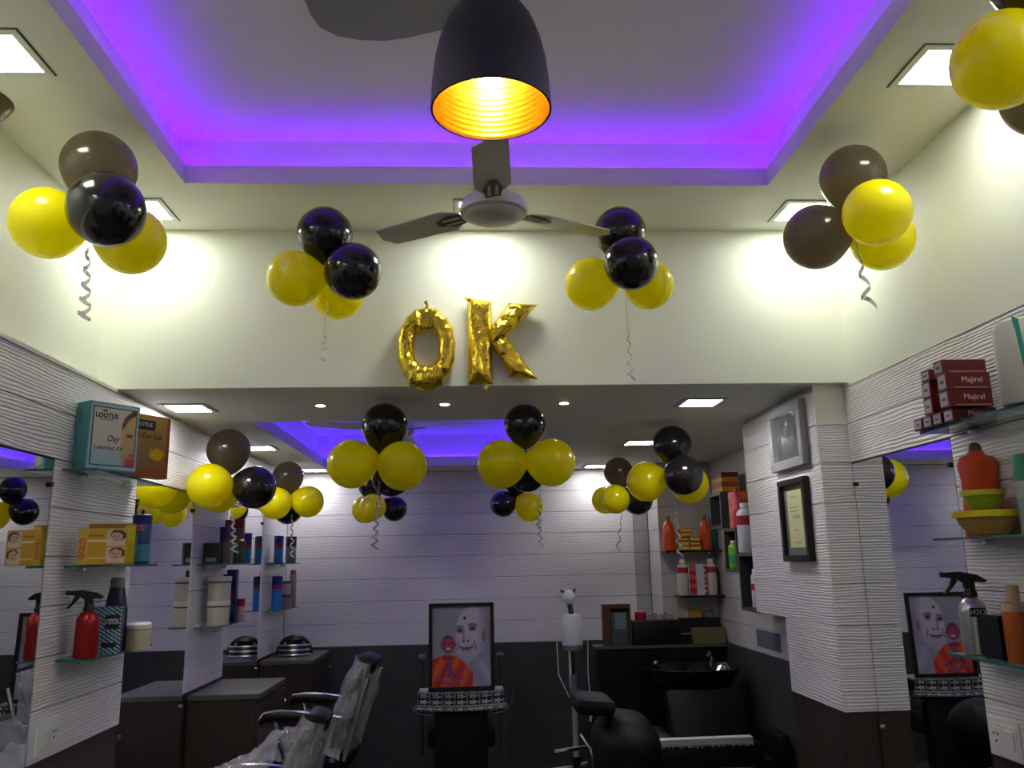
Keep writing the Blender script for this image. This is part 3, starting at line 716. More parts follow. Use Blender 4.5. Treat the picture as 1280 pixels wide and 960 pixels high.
# --- nearest left strip, middle shelf
def vlcc(u, v):
    c = (196, 150, 34)
    if u < .2: c = (205, 165, 60)
    for v0 in (.03, .52):
        if .58 < u < .97 and v0 < v < v0+.44:
            c = (214, 190, 180); a, q = (u-.775)/.13, (v-v0-.25)/.14
            if ((u-.80)/.17)**2+((v-v0-.29)/.16)**2 < 1: c = (52, 32, 28)
            if a*a+q*q < 1: c = (206, 160, 140)
            if abs(abs(a)-.4) < .14 and abs(q-.15) < .12: c = (50, 32, 30)
            if abs(a) < .3 and abs(q+.5) < .1: c = (170, 70, 66)
        if .18 < u < .56 and v0+.12 < v < v0+.17: c = (225, 212, 180)
    if .2 < u < .5 and (.78 < v < .84): c = (150, 110, 20)
    return c
y, wd, h = slot(100, 147, 659, -1.40, Z2)
def goldbox(label, loc, W, D, Hh, rz):
    t = thing('facial_kit_box', label, 'box', loc, rz)
    MB().box(-W/2, W/2, 0, D, 0.001, Hh, .0015).build('carton_body', C(190, 168, 40), t, False)
    print_panel('front_print', W-.002, Hh-.003, 34, 34, vlcc, t, (0, -.0008, Hh/2))
    return t
g = goldbox('gold facial kit box with two small face pictures on the middle left shelf', (-1.36, 3.20, Z2), .165, .05, .132, math.radians(20))
text('GOLD', .028, C(200, 70, 20), g, (-.068, -.0016, .058), (PI/2, -PI/2, 0), name='red_lettering', bold=.0006)
b_ = carton('facial_kit_box', 'brown and yellow box standing behind the gold facial kit box', (-1.395, 3.36, Z2), .165, .05, .155, C(150, 104, 28), math.radians(18), None, [('yellow_side', .045, .082, .004, .15, C(205, 190, 30))])
cx_ = -1.375
t = bottle('spray_can', 'dark blue aerosol can with orange number beside the gold boxes', 'spray can', (cx_, 3.60, Z2), .038, .205, CAN, C(20, 62, 120, .3), CANCAP, C(8, 34, 110, .35), None, (.06, .40, 1.012, C(60, 128, 160)))
MB().lathe([(0, .99*.205), (.006, .99*.205), (.006, 1.10*.205), (0, 1.10*.205)], 12).build('nozzle', M_black, t)
text('100', .034, C(220, 84, 30), t, (.0, -.0390, .148), (PI/2, 0, 0), bold=.001)
text('HAIR SPRAY', .016, C(190, 205, 130), t, (-.004, -.0392, .085), (PI/2, -PI/2, 0))

# --- nearest left strip, bottom shelf
M_red = mat('red_anodised', (0.30, 0.008, 0.010), 0.3, .55)
spray('red metal spray bottle with black trigger head on the bottom left shelf', (-1.415, 3.255, Z3), .042, .245, M_red, rz=math.radians(12))
def stripes(u, v):
    q = (u*1.0+v*2.6)*4.6
    c = (18, 34, 58) if (q % 1) > .48 else (150, 196, 214)
    if .38 < u < .92 and .52 < v < .82: c = (10, 12, 20)
    if .45 < u < .85 and .70 < v < .74: c = (180, 190, 200)
    if .3 < u < .85 and .14 < v < .24: c = (12, 16, 26)
    return c
def sheet(name, label, loc, W, D, Hh, rz, fn, m):
    t = thing(name, label, 'box', loc, rz)
    MB().box(-W/2, W/2, 0, D, 0.001, Hh, .001).build('carton_body', m, t, False)
    print_panel('front_print', W-.002, Hh-.002, 30, 60, fn, t, (0, -.0008, Hh/2)); return t
t = sheet('striped_box', 'blue and white diagonally striped box between red bottle and white jar', (-1.385, 3.36, Z3), .098, .05, .178, math.radians(14), stripes, C(24, 50, 84))
text('HAIR', .022, M_white, t, (.015, -.0014, .118), (PI/2, 0, 0))
y = 3.52
t = bottle('shampoo_bottle', 'dark violet tapered bottle with grey cap behind the striped box', 'bottle', (-1.425, y, Z3), .047, .285, [(0, 0), (.95, 0), (1, .02), (.98, .55), (.62, .86), (0, .86)], C(34, 26, 66, .3), [(0, .86), (.62, .86), (.60, .97), (.48, 1.0), (0, 1.0)], C(120, 118, 126, .35), flat=.7)
bottle('cream_jar', 'short cream coloured jar with white domed lid at the shelf end', 'jar', (-1.345, 3.56, Z3), .050, .105, [(0, 0), (.95, 0), (1, .03), (1, .76), (0, .76)], C(214, 200, 172, .35), [(0, .76), (1.03, .76), (1.03, .92), (.85, 1.0), (0, 1.0)], M_wgloss, None, (.735, .76, 1.01, C(110, 44, 30)))

# --- second left strip
carton('dark_green_box', 'dark green carton at the front of the second left strip\'s middle shelf', (-1.45, 4.84, Z2), .085, .05, .115, C(16, 44, 26), 0, None, [('pale_band', -.03, .03, .012, .034, C(150, 160, 140))])
bottle('navy_bottle', 'tall navy bottle behind the dark green carton', 'bottle', (-1.425, 4.97, Z2), .026, .21, CAN, C(22, 26, 60), CANCAP, C(30, 34, 84))
carton('grey_carton', 'mauve grey carton beside the navy bottle', (-1.39, 4.93, Z2), .050, .04, .12, C(128, 116, 118), 0)
bottle('green_bottle', 'dark green bottle with round grey cap in the middle of the second strip shelf', 'bottle', (-1.40, 5.08, Z2), .028, .165, ROUND, C(40, 70, 40), CAP, C(90, 96, 90))
bottle('brown_bottle', 'brown and green bottle with rust cap on the second strip shelf', 'bottle', (-1.385, 5.17, Z2), .030, .150, ROUND, C(60, 110, 78), [(0, .62), (1.02, .62), (1.02, .9), (.6, .96), (0, .96)], C(130, 66, 48))
carton('red_topped_carton', 'tall greyish carton with maroon top behind the green bottle', (-1.43, 5.20, Z2), .115, .03, .262, C(120, 92, 98), 0, None, [('maroon_top', -.055, .055, .21, .258, C(120, 30, 36))])
bottle('blue_tube', 'blue tube with dark blue cap at the far end of the second strip shelf', 'tube', (-1.365, 5.25, Z2), .026, .185, CAN, C(34, 120, 180), [(0, .62), (1.02, .62), (1.02, .98), (0, 1)], C(30, 30, 130), None, (.50, .62, 1.01, C(140, 30, 60)))
bottle('cream_tub', 'lower white tub with green print of the two stacked tubs', 'tub', (-1.412, 4.88, Z3), .062, .132, TUB, C(206, 202, 176, .4), LID, C(214, 210, 192, .35), 'two stacked white tubs', (.735, .80, 1.015, C(70, 66, 52)))
bottle('cream_tub', 'upper white tub standing on another tub on the left strip', 'tub', (-1.412, 4.88, Z3+.1325), .062, .132, TUB, C(206, 202, 184, .4), LID, C(214, 210, 196, .35), 'two stacked white tubs', (.735, .80, 1.015, C(70, 66, 56)))
carton('navy_carton', 'tall dark navy carton beside the stacked white tubs', (-1.385, 5.04, Z3), .055, .05, .30, C(34, 34, 74), 0, None, [('magenta_band', -.024, .024, .13, .165, C(120, 34, 70)), ('teal_band', -.024, .024, .05, .11, C(20, 84, 92))])
bottle('pink_tube', 'pale tube with red cap at the end of the lower second strip shelf', 'tube', (-1.352, 5.10, Z3), .027, .135, CAN, C(190, 150, 150), [(0, .66), (1.03, .66), (1.03, .98), (0, 1)], C(150, 22, 36))
bottle('black_pump_bottle', 'dark green bottle behind the stacked white tubs', 'bottle', (-1.44, 5.10, Z3), .034, .275, ROUND, C(14, 40, 30), CAP, M_black)
# --- third left strip
bottle('blue_can', 'blue can with dark blue and red top on the farthest left strip', 'can', (-1.435, 6.42, Z2), .034, .205, CAN, C(30, 112, 180), [(0, .70), (1.02, .70), (1.02, .98), (0, 1)], C(24, 30, 120), None, (.55, .70, 1.01, C(130, 30, 60)))
bottle('grey_blue_bottle', 'grey bottle with dark blue top on the farthest left strip, behind the ribbon', 'bottle', (-1.385, 6.62, Z2), .040, .205, CAN, C(110, 112, 124), [(0, .60), (1.02, .60), (1.02, .98), (0, 1)], C(20, 24, 96))
bottle('tall_blue_tube', 'bright blue tube with dark blue cap on the lowest far left shelf', 'tube', (-1.435, 6.42, Z3), .038, .245, CAN, C(24, 110, 190), [(0, .72), (1.02, .72), (1.02, .98), (0, 1)], C(26, 26, 120), None, (.60, .72, 1.01, C(150, 20, 70)))
bottle('cream_jar', 'lower jar with dark lid on the lowest far left shelf', 'jar', (-1.405, 6.60, Z3), .040, .10, TUB, C(170, 140, 140), LID, C(60, 70, 76))
bottle('cream_jar', 'upper pale jar stacked on another on the lowest far left shelf', 'jar', (-1.405, 6.60, Z3+.1005), .036, .10, TUB, C(190, 186, 160), LID, C(60, 90, 80))
bottle('pink_can', 'tall pinkish can with red top at the end of the lowest far left shelf', 'can', (-1.385, 6.74, Z3), .026, .285, CAN, C(160, 130, 134), [(0, .86), (.9, .86), (.8, .98), (0, 1)], C(170, 70, 80))

# --- right strip
M_mar = C(92, 14, 18, .4); M_flap = C(176, 160, 168, .5)
def colourbox(label, loc, rz, wx=.145, wy=.052, h=.040, mtxt=True):
    t = thing('hair_colour_box', label, 'box', loc, rz, 'maroon hair colour boxes on the top right shelf')
    MB().box(-wx/2, wx/2, -wy/2, wy/2, .0004, h, .001).build('carton_body', M_mar, t, False)
    MB().box(-wx/2-.0010, -wx/2, -wy/2+.006, wy/2-.006, .006, h-.006).build('end_flap', M_flap, t, False)
    text('x', .012, M_ink, t, (-wx/2-.0016, 0, h/2), (PI/2, 0, -PI/2), name='shade_number') if 0 else None
    MB().box(-wx/2-.0014, -wx/2-.0010, -.010, .010, h*.40, h*.56).build('shade_number', C(70, 50, 60), t, False)
    if mtxt: text('Majirel', .026, C(214, 180, 176), t, (.012, -wy/2-.0008, h*.56), (PI/2, 0, 0))
    MB().box(-wx/2+.02, wx/2-.008, -wy/2-.0008, -wy/2, .004, .0075).build('print_line', C(168, 120, 110), t, False)
    return t
# rows stacked on the shelf; ends face the photographer's left
rz = math.radians(-4)
rows = [(0, ['bottom row, leftmost', 'bottom row, second', 'bottom row, third', 'bottom row, fourth']), (1, ['second layer, left pair end', 'second layer, with the readable name']), (2, ['third layer, left', 'third layer, with the readable name']), (3, ['tilted one lying on top, left'])]
XB = 1.60
yb = [2.745, 2.685, 2.625, 2.560]
for k, nm in enumerate(rows[0][1]):
    colourbox('maroon hair colour box in the bottom row, %s from the mirror end' % ('first', 'second', 'third', 'fourth')[k], (XB+.020, yb[k], ZR1), 0, mtxt=(k == 3))
colourbox('maroon hair colour box in the second layer, end flap towards the mirror', (XB+.015, 2.66, ZR1+.041), 0, h=.055, mtxt=False)
colourbox('maroon hair colour box in the second layer, with readable name on its side', (XB-.002, 2.535, ZR1+.041), 0, h=.055)
colourbox('maroon hair colour box in the third layer, end flap towards the mirror', (XB+.015, 2.66, ZR1+.097), 0, h=.055, mtxt=False)
colourbox('maroon hair colour box in the third layer, with readable name on its side', (XB-.002, 2.535, ZR1+.097), 0, h=.055)
t = colourbox('maroon hair colour box lying tilted on top of the stack', (XB+.015, 2.655, ZR1+.153), 0, h=.038, mtxt=False)
t = colourbox('maroon hair colour box upright on top of the stack, nearest the white bottle', (XB, 2.55, ZR1+.153), 0, h=.045, mtxt=False)
t = bottle('lotion_bottle', 'big white bottle with green stripe on the top right shelf', 'bottle', (1.615, 2.26, ZR1), .078, .255, [(0, 0), (.95, 0), (1, .03), (.98, .84), (.85, .95), (.6, .99), (0, 1.0)], C(188, 184, 170, .35), None, None, flat=.8)
b = MB()
b.poly([V((-.040, -.0565, .09)), V((-.030, -.0575, .09)), V((-.038, -.054, .24)), V((-.050, -.047, .25))], (0, .004, 0)); b.build('green_stripe', C(24, 140, 140), t, False)
# middle right shelf
t = bottle('shampoo_bottle', 'large orange shampoo bottle with amber cap on the middle right shelf', 'bottle', (1.640, 2.59, ZR2), .068, .300, [(0, 0), (.95, 0), (1, .02), (.88, .40), (.86, .60), (.98, .76), (.80, .84), (.42, .87), (.40, .90), (0, .90)], C(214, 70, 20, .35), [(0, .90), (.32, .90), (.28, .97), (.14, 1.0), (0, 1.0)], C(110, 70, 40, .35), flat=.6)
M_bowlg = mat('clear_yellow_plastic', (0.62, 0.42, 0.10), 0.12, trans=.45, ior=1.45)
def bowl(label, loc, r, h, mm, rim, extra=None):
    t = thing('colour_bowl', label, 'bowl', loc)
    MB().lathe([(.0, .001), (r*.5, .001), (r*.62, .10*h), (r*.86, .50*h), (r*.98, .95*h), (r*.95, .95*h), (r*.82, .5*h), (r*.55, .12*h), (0, .09*h)], 32).build('body', mm, t)
    MB().lathe([(r*.97, .74*h), (r*1.02, .74*h), (r*1.04, h), (r*.96, h), (r*.97, .74*h)], 32, caps=False).build('rim', rim, t)
    if extra: extra(t)
    return t
bowl('amber plastic colour bowl with yellow rim on the middle right shelf, lower of two', (1.590, 2.50, ZR2), .092, .076, M_bowlg, C(214, 190, 30))
bowl('lime green colour bowl stacked inside the yellow-rimmed one', (1.592, 2.505, ZR2+.0755), .062, .064, C(128, 160, 40, .3), C(178, 176, 40, .3))
t = bottle('pump_bottle', 'white bottle with green cap behind the orange bottle', 'bottle', (1.655, 2.37, ZR2), .040, .235, CAN, C(160, 166, 156, .4), [(0, .66), (1.02, .66), (1.02, .96), (.9, 1.0), (0, 1)], C(26, 130, 100, .35), None, (.28, .44, 1.01, C(120, 150, 140)))
t = bottle('spray_can', 'blue aerosol can with yellow band cut by the right edge of the frame', 'spray can', (1.650, 2.27, ZR2), .034, .245, CAN, C(50, 84, 110, .3), CANCAP, C(16, 30, 110, .35), None, (.66, .76, 1.015, C(205, 165, 30)))
# bottom right shelf
t = spray('brushed silver spray bottle with black trigger head on the bottom right shelf', (1.628, 2.70, ZR3), .042, .262, mat('silver_bottle', (.50, .50, .50), .28, .9), rz=math.radians(-12))
MB().box(-.024, .024, -.0415, -.0395, .120, .148).build('black_label', M_ink, t, False)
text('H2O', .024, M_white, t, (0, -.0420, .134), (PI/2, 0, 0), sx=.95)
carton('black_box', 'plain black box behind the silver spray bottle', (1.648, 2.58, ZR3), .09, .09, .13, M_black, 0)
M_amb = mat('amber_liquid', (0.62, 0.16, 0.04), 0.08, trans=.35, ior=1.4)
for k, (yy, nm) in enumerate(((2.47, 'clear bottle of amber liquid with gold cap, left of a pair at the right edge'), (2.36, 'clear bottle of amber liquid with gold cap, cut by the right edge'))):
    bottle('perfume_bottle', nm, 'bottle', (1.618, yy, ZR3), .036, .225, [(0, 0), (.95, 0), (1, .02), (1.0, .66), (0, .66)], M_amb, [(0, .78), (.5, .78), (.5, .99), (0, 1.0)], C(190, 160, 120, .25), 'amber perfume bottles', (.66, .77, .98, C(180, 160, 130, .2)))
# switch plates
def switch(side, y, z, label, w_=.15, h_=.115):
    X = XL if side > 0 else XR; s_ = side
    t = thing('switch_plate', label, 'switch plate', (X, y, z))
    def bx(n, a, b_, y0, y1, z0, z1, m): MB().box(min(a, b_), max(a, b_), y0, y1, z0, z1, .001).build(n, m, t, False)
    bx('cover_plate', .0005*s_, .008*s_, -w_/2, w_/2, -h_/2, h_/2, M_white)
    bx('inner_frame', .008*s_, .011*s_, -w_/2+.012, w_/2-.012, -h_/2+.014, h_/2-.014, M_wgloss)
    bx('rocker_switch', .011*s_, .015*s_, -w_/2+.02, -.004, -.028, .028, M_white)
    bx('socket', .011*s_, .0125*s_, .004, w_/2-.02, -.03, .03, M_white)
    for dy, dz in ((.022, .010), (.042, .010), (.032, -.012)): bx('socket_hole', .0125*s_, .0131*s_, dy+.004-.003, dy+.004+.003, dz-.004, dz+.004, M_black)
switch(1, 3.19, 1.078, 'white switch plate low on the nearest left plank strip')
switch(-1, 2.725, 1.065, 'white socket plate low on the right plank strip')

# ------------------------------------------------------------------ frames on the pillar
def frame_x(name, label, X, y0, y1, z0, z1, fw, mf, dep, inner, top_out=0.02):
    t = thing(name, label, 'picture frame', (X, (y0+y1)/2, z0)); h = (y1-y0)/2; H_ = z1-z0
    for nm, a in (('frame_bar', (-h, h, 0, fw)), ('frame_bar', (-h, h, H_-fw, H_)), ('frame_bar', (-h, -h+fw, fw, H_-fw)), ('frame_bar', (h-fw, h, fw, H_-fw))):
        MB().box(-dep, -.001, a[0]+.0002, a[1]-.0002, a[2], a[3], .003).build(nm, mf, t, False)
    inner(t, h-fw, fw, H_-fw, dep); return t
def wrapped(t, h, z0, z1, dep):
    MB().box(-.012, -.002, -h, h, z0, z1).build('dark_picture', C(44, 52, 46, .12), t, False)
    b = MB(); n = 44; g = []
    for i in range(n+1):
        r_ = []
        for j in range(n+1):
            y = -h-.03+(2*h+.06)*i/n; z = z0-.03+(z1-z0+.06)*j/n
            x = -dep-.004+.014*noise.noise(V((y*34+z*14, z*14-y*12, 3)))-.005*math.sin(y*70+z*30)
            r_.append(b.bm.verts.new((x, y, z)))
        g.append(r_)
    for i in range(n):
        for j in range(n): b.bm.faces.new((g[i][j], g[i+1][j], g[i+1][j+1], g[i][j+1]))
    b.build('plastic_wrap', mat('cling_film', (0.9, 0.9, 0.92), 0.10, alpha=0.13, spec=1.0), t)
frame_x('wrapped_frame', 'silver picture frame still wrapped in shiny plastic, high on the pillar', XP, 3.70, 4.11, 2.055, 2.365, .045, C(150, 150, 158, .3), .035, wrapped)
def cert(u, v):
    c = (196, 198, 150)
    if u > .9: c = (120, 124, 40)
    for v0, a, b_ in ((.88, .2, .6), (.70, .15, .7), (.64, .15, .7), (.55, .25, .75), (.52, .25, .75), (.30, .3, .6), (.08, .2, .7)):
        if abs(v-v0) < .010 and a < u < b_: c = (130, 130, 96)
    return c
def certi(t, h, z0, z1, dep):
    MB().box(-.010, -.002, -h, h, z0, z1).build('grey_mount', C(104, 108, 106, .3), t, False)
    print_panel('certificate_print', 2*h-.07, z1-z0-.06, 24, 60, cert, t, (-.0112, 0, (z0+z1)/2+.006), (PI/2, 0, -PI/2), .5)
frame_x('certificate_frame', 'black framed yellowish certificate below the wrapped frame on the pillar', XP, 3.735, 4.06, 1.62, 2.005, .028, M_black, .032, certi)

# ------------------------------------------------------------------ stepped cubbies in the alcove
def cubby(label, y0, y1, z0, z1):
    t = thing('wall_cubby', label, 'cubby', (XA-.001, (y0+y1)/2, z0), 0, 'stepped dark cubbies'); D = .20; h = (y1-y0)/2; H_ = z1-z0; k = .022
    m = C(58, 58, 58, .4)
    for nm, q in (('top_board', (-D, 0, -h, h, H_-k, H_)), ('bottom_board', (-D, 0, -h, h, 0, k)), ('side_board', (-D, 0, -h, -h+k, k, H_-k)), ('side_board', (-D, 0, h-k, h, k, H_-k)), ('back_board', (-.008, 0, -h+k, h-k, k, H_-k))):
        MB().box(*q).build(nm, m if nm != 'back_board' else M_black, t, False)
CB = [(5.70, 5.97, 1.84, 2.09), (5.42, 5.69, 1.545, 1.835), (5.09, 5.41, 1.31, 1.67)]
cubby('highest dark cubby of three steps beside the shelf corner', *CB[0])
cubby('middle dark cubby of three steps holding a green bottle', *CB[1])
cubby('lowest dark cubby of three steps holding a small white bottle', *CB[2])
XC = XA-.13
M_gold = C(176, 128, 30, .25, .3); M_org = C(200, 104, 24, .35)
for k in range(4):
    carton('gold_box', 'gold carton, %s of the stack on the highest cubby' % ('lowest', 'second', 'third', 'top maroon')[k], (XC+.01, 5.83, 2.0905+k*.034), .12, .24, .033, (M_gold, C(150, 50, 30), M_gold, C(96, 22, 26))[k], 0, 'cartons on the highest cubby')
for k in range(5):
    carton('orange_box', 'small orange carton, number %s up in the pile on the middle cubby' % ('one', 'two', 'three', 'four', 'five')[k], (XC+.01, 5.57, 1.8355+k*.048), .10, .11, .047, (M_org, C(170, 80, 24))[k % 2], 0, 'orange cartons on the middle cubby')
bottle('pink_bottle', 'tall pink and red tube beside the orange cartons', 'bottle', (XC-.03, 5.48, 1.8355), .030, .26, CAN, C(190, 40, 66), [(0, .87), (.5, .87), (.4, 1), (0, 1)], C(150, 20, 40), None, (.45, .75, 1.01, C(206, 90, 110)))
bottle('white_bottle', 'white bottle with dark red label standing on the lowest cubby', 'bottle', (XC-.03, 5.33, 1.6705), .056, .315, ROUND, C(200, 200, 204, .35), CAP, M_wgloss, None, (.55, .74, 1.01, C(140, 24, 40)))
bottle('green_bottle', 'bright green bottle with cream cap inside the middle cubby', 'bottle', (XA-.17, 5.58, 1.5675), .036, .185, ROUND, C(110, 178, 50, .3), CAP, C(214, 208, 186), None, (.2, .5, 1.01, C(34, 150, 80)))
bottle('white_bottle', 'small white bottle with red mark inside the lowest cubby', 'bottle', (XA-.15, 5.27, 1.3325), .024, .235, ROUND, C(206, 200, 206, .4), CAP, M_wgloss, None, (.45, .62, 1.01, C(170, 30, 44)))
bottle('teal_bottle', 'small blue bottle in front of the highest cubby opening', 'bottle', (XA-.155, 5.775, 1.8625), .030, .10, CAN, C(20, 110, 150, .3), CANCAP, C(90, 170, 190))
bottle('teal_bottle', 'larger teal bottle left of the cubbies on the upper corner shelf', 'bottle', (1.895, 6.50, 1.7045), .038, .25, ROUND, C(10, 110, 110, .3), CAP, C(20, 120, 130))
# corner glass shelves on the chase
def corner_shelf(label, x0, x1, z):
    t = thing('corner_shelf', label, 'shelf', ((x0+x1)/2, 6.5, z)); h = (x1-x0)/2
    MB().box(-h, h, -.10, .099, -.012, 0, .001).build('shelf_board', C(50, 44, 38, .3), t, False)
    MB().box(-h, h, -.102, -.100, -.013, .001).build('polished_edge', C(30, 26, 22, .2), t, False)
    for xx in (-h*.7, h*.7): MB().box(xx-.008, xx+.008, .03, .099, -.030, -.0125, .002).build('bracket', M_chrome, t)
corner_shelf('upper corner shelf with two orange bottles and gold boxes', 1.50, 1.938, 1.700)
corner_shelf('lower corner shelf with white bottles and a red printed box', 1.59, 1.938, 1.362)
OR = C(206, 74, 26, .35)
for xx, nm in ((1.545, 'orange bottle at the left end of the upper corner shelf'), (1.835, 'orange bottle at the right of the upper corner shelf')):
    bottle('shampoo_bottle', nm, 'bottle', (xx, 6.46, 1.7005), .046, .27, [(0, 0), (.95, 0), (1, .02), (.96, .55), (.9, .74), (.4, .84), (0, .84)], OR, [(0, .84), (.36, .84), (.3, .97), (0, 1)], C(110, 84, 50), 'orange bottles on the corner shelf')
for k in range(5):
    for j in range(2 if k < 4 else 1):
        if k == 3 and j == 1: continue
        carton('gold_box', 'gold carton on the upper corner shelf, %s layer, %s' % (('lowest', 'second', 'third', 'fourth', 'top')[k], ('left', 'right')[j]), (1.645+j*.088+(.02 if k > 2 else 0), 6.46, 1.7005+k*.034), .086, .12, .033, (C(168, 126, 30, .25), C(190, 140, 40, .25), C(140, 60, 26, .3))[(k+j) % 3], 0, 'gold cartons on the upper corner shelf', [('bright_strip', -.035, .035, .010, .022, C(224, 190, 110, .25))])
ZL = 1.3625
for xx, nm in ((1.635, 'white bottle with red label, left on the lower corner shelf'), (1.855, 'white bottle with red label, right on the lower corner shelf')):
    bottle('white_bottle', nm, 'bottle', (xx, 6.46, ZL), .044, .27, ROUND, C(196, 188, 170, .4), CAP, M_white, None, (.62, .78, 1.01, C(150, 26, 40)))
def redp(u, v):
    if u < .42: return (176, 24, 44) if (int(v*7+.3) % 2 or int(u*14) % 2) else (200, 120, 120)
    if u > .86: return (150, 36, 40) if (v*6 % 1) < .6 else (200, 194, 190)
    return (186, 184, 200) if v > .2 else (206, 200, 200)
t = thing('printed_box', 'white box with red patterned side between the two white bottles', 'box', (1.745, 6.41, ZL))
MB().box(-.072, .060, 0, .07, .0005, .232, .001).build('carton_body', C(196, 192, 200), t, False)
print_panel('front_print', .130, .228, 26, 28, redp, t, (-.006, -.001, .116))
bottle('dark_green_bottle', 'dark green bottle at the right end of the lower corner shelf', 'bottle', (1.90, 6.52, ZL), .034, .24, ROUND, C(40, 60, 36), CAP, C(60, 80, 50))

# ------------------------------------------------------------------ dressers on the left wall
def dresser(label, y0, y1, x1, z=.985):
    t = thing('dresser_cabinet', label, 'cabinet', (XL, (y0+y1)/2, 0)); h = (y1-y0)/2; w_ = x1-XL
    MB().box(.003, w_-.02, -h+.004, h-.004, .08, z-.03).build('carcass', M_wood, t, False)
    MB().box(.002, w_, -h, h, z-.028, z, .002).build('worktop', M_top, t, False)
    for k in range(2):
        zz = .10+k*.42
        d = MB().box(w_-.019, w_-.002, -h+.006, h-.006, zz, zz+.41, .001).build('door' if k == 0 else 'drawer', M_wood, t, False)
        MB().lathe([(.004, 0), (.010, .004), (.012, .012), (.009, .020), (.001, .022)], 14, M=Matrix.Translation((w_-.002, h-.06, zz+.34)) @ Matrix.Rotation(PI/2, 4, 'Y')).build('knob', M_chrome, d)
    MB().box(.02, w_-.05, -h+.02, h-.02, 0, .08).build('plinth', M_black, t, False)
dresser('nearer dark dresser with grey top below the second left plank strip', 4.70, 5.33, -1.118)
dresser('far dark dresser with grey top below the last left plank strip', 6.24, 6.93, -1.118)
t = thing('clipper_cord_coil', 'coil of grey cord with black hood on the far dresser', 'cord coil', (-1.32, 6.56, .985))
for k in range(5):
    N = 40; MB().tube([(math.cos(2*PI*i/N)*(.115-.004*(k % 2)), math.sin(2*PI*i/N)*.085, .012+k*.017) for i in range(N+1)], .008, 6).build('cord_turn', (M_steel, M_black)[k % 2], t)
MB().tube([(math.cos(PI*i/14)*.125, .0, .015+math.sin(PI*i/14)*.125) for i in range(15)], .014, 8).build('black_hood', M_black, t)
MB().lathe([(0, .085), (.06, .085), (.065, .12), (.03, .14), (0, .142)], 20).build('black_cap', M_black, t)

# ------------------------------------------------------------------ back cabinet with things on it
t = thing('back_cabinet', 'long black cabinet in the back right corner', 'cabinet', (1.42, 6.5, 0))
MB().box(-.465, .505, -.06, .08, .05, .985).build('carcass', M_black, t, False)
MB().box(-.49, .508, -.09, .085, .986, 1.008, .002).build('worktop', M_top, t, False)
for k in range(3): MB().box(-.46+k*.32, -.145+k*.32, -.078, -.061, .08, .97, .001).build('door', M_black, t, False)
ZB = 1.0085; YK = 6.50
def backx(x): return at(x, 780, Y=YK).x
t = thing('wooden_box', 'brown wooden box standing on end with grey green contents', 'box', (1.115, YK-.02, ZB)); h = .30
for nm, q in (('side_board', (-.11, -.055, -.03, .06, 0, h)), ('side_board', (.085, .10, -.03, .06, 0, h)), ('top_board', (-.055, .085, -.03, .06, h-.03, h)), ('back_board', (-.055, .085, .045, .06, 0, h-.03))): MB().box(*q, .001).build(nm, bump(C(86, 50, 30, .5), scale=8, strength=.1, colvar=.3, stretch=(6, 6, .5)), t, False)
MB().box(-.05, .08, -.02, .04, .002, .24, .001).build('contents', C(66, 80, 80, .4), t, False)
MB().box(-.02, .06, -.0215, -.020, .12, .235).build('pale_card', C(120, 128, 140, .4), t, False)
t = thing('black_case', 'large black case on the back cabinet', 'case', (1.41, YK-.01, ZB))
MB().box(-.185, .175, -.06, .08, 0, .175, .006).build('case_body', M_black, t)
MB().box(-.186, .176, -.0615, .0815, .115, .120).build('lid_seam', C(30, 30, 32), t, False)
ZT = ZB+.176
bottle('red_jar', 'low red and pink jar on the black case', 'jar', (1.30, YK, ZT), .045, .065, TUB, C(150, 26, 50), LID, C(190, 60, 80))
for k, xx in enumerate((1.375, 1.415, 1.455, 1.495, 1.535)):
    bottle('small_white_jar', 'small pale jar on the black case, %s from the left' % ('first', 'second', 'third', 'fourth', 'fifth')[k], 'jar', (xx, YK-.01+.02*(k % 2), ZT), .017, .040+.012*(k % 2), TUB, C(150, 148, 140), LID, C(120, 118, 112), 'small pale jars on the black case')
t = thing('dark_box', 'dark bluish box behind the khaki cardboard box', 'box', (1.755, YK+.03, ZB)); MB().box(-.155, .155, -.03, .045, 0, .185, .002).build('box_body', C(20, 30, 32), t, False); MB().box(-.156, .156, -.0315, .046, .15, .153).build('lid_seam', M_black, t, False)
carton('yellow_box', 'small yellow carton with white end on the dark box', (1.70, YK+.03, ZB+.1855), .15, .05, .075, C(166, 136, 50), 0, None, [('white_end', -.075, -.03, .003, .070, C(176, 166, 168))])
bottle('grey_jar', 'small grey jar beside the yellow carton', 'jar', (1.845, YK+.03, ZB+.1855), .028, .05, TUB, C(110, 118, 108), LID, C(90, 96, 88))
t = thing('cardboard_box', 'khaki cardboard box at the right end of the back cabinet', 'box', (1.80, YK-.075+.02, ZB)); MB().box(-.125, .125, -.03, .025, 0, .115, .004).build('box_body', C(112, 104, 66, .7), t, False); MB().box(-.126, .126, -.0312, .026, .100, .102).build('lid_seam', C(84, 78, 50), t, False); MB().box(-.02, .08, -.0315, -.030, .05, .056).build('print_line', C(84, 78, 50), t, False)
t = thing('small_black_box', 'small black box with a white sheet on it left of the cardboard box', 'box', (1.625, YK-.08+.02, ZB)); MB().box(-.040, .040, -.025, .020, 0, .075, .003).build('box_body', M_black, t, False); MB().box(-.038, .035, -.022, .016, .0755, .078).build('paper_sheet', C(150, 150, 160), t, False)

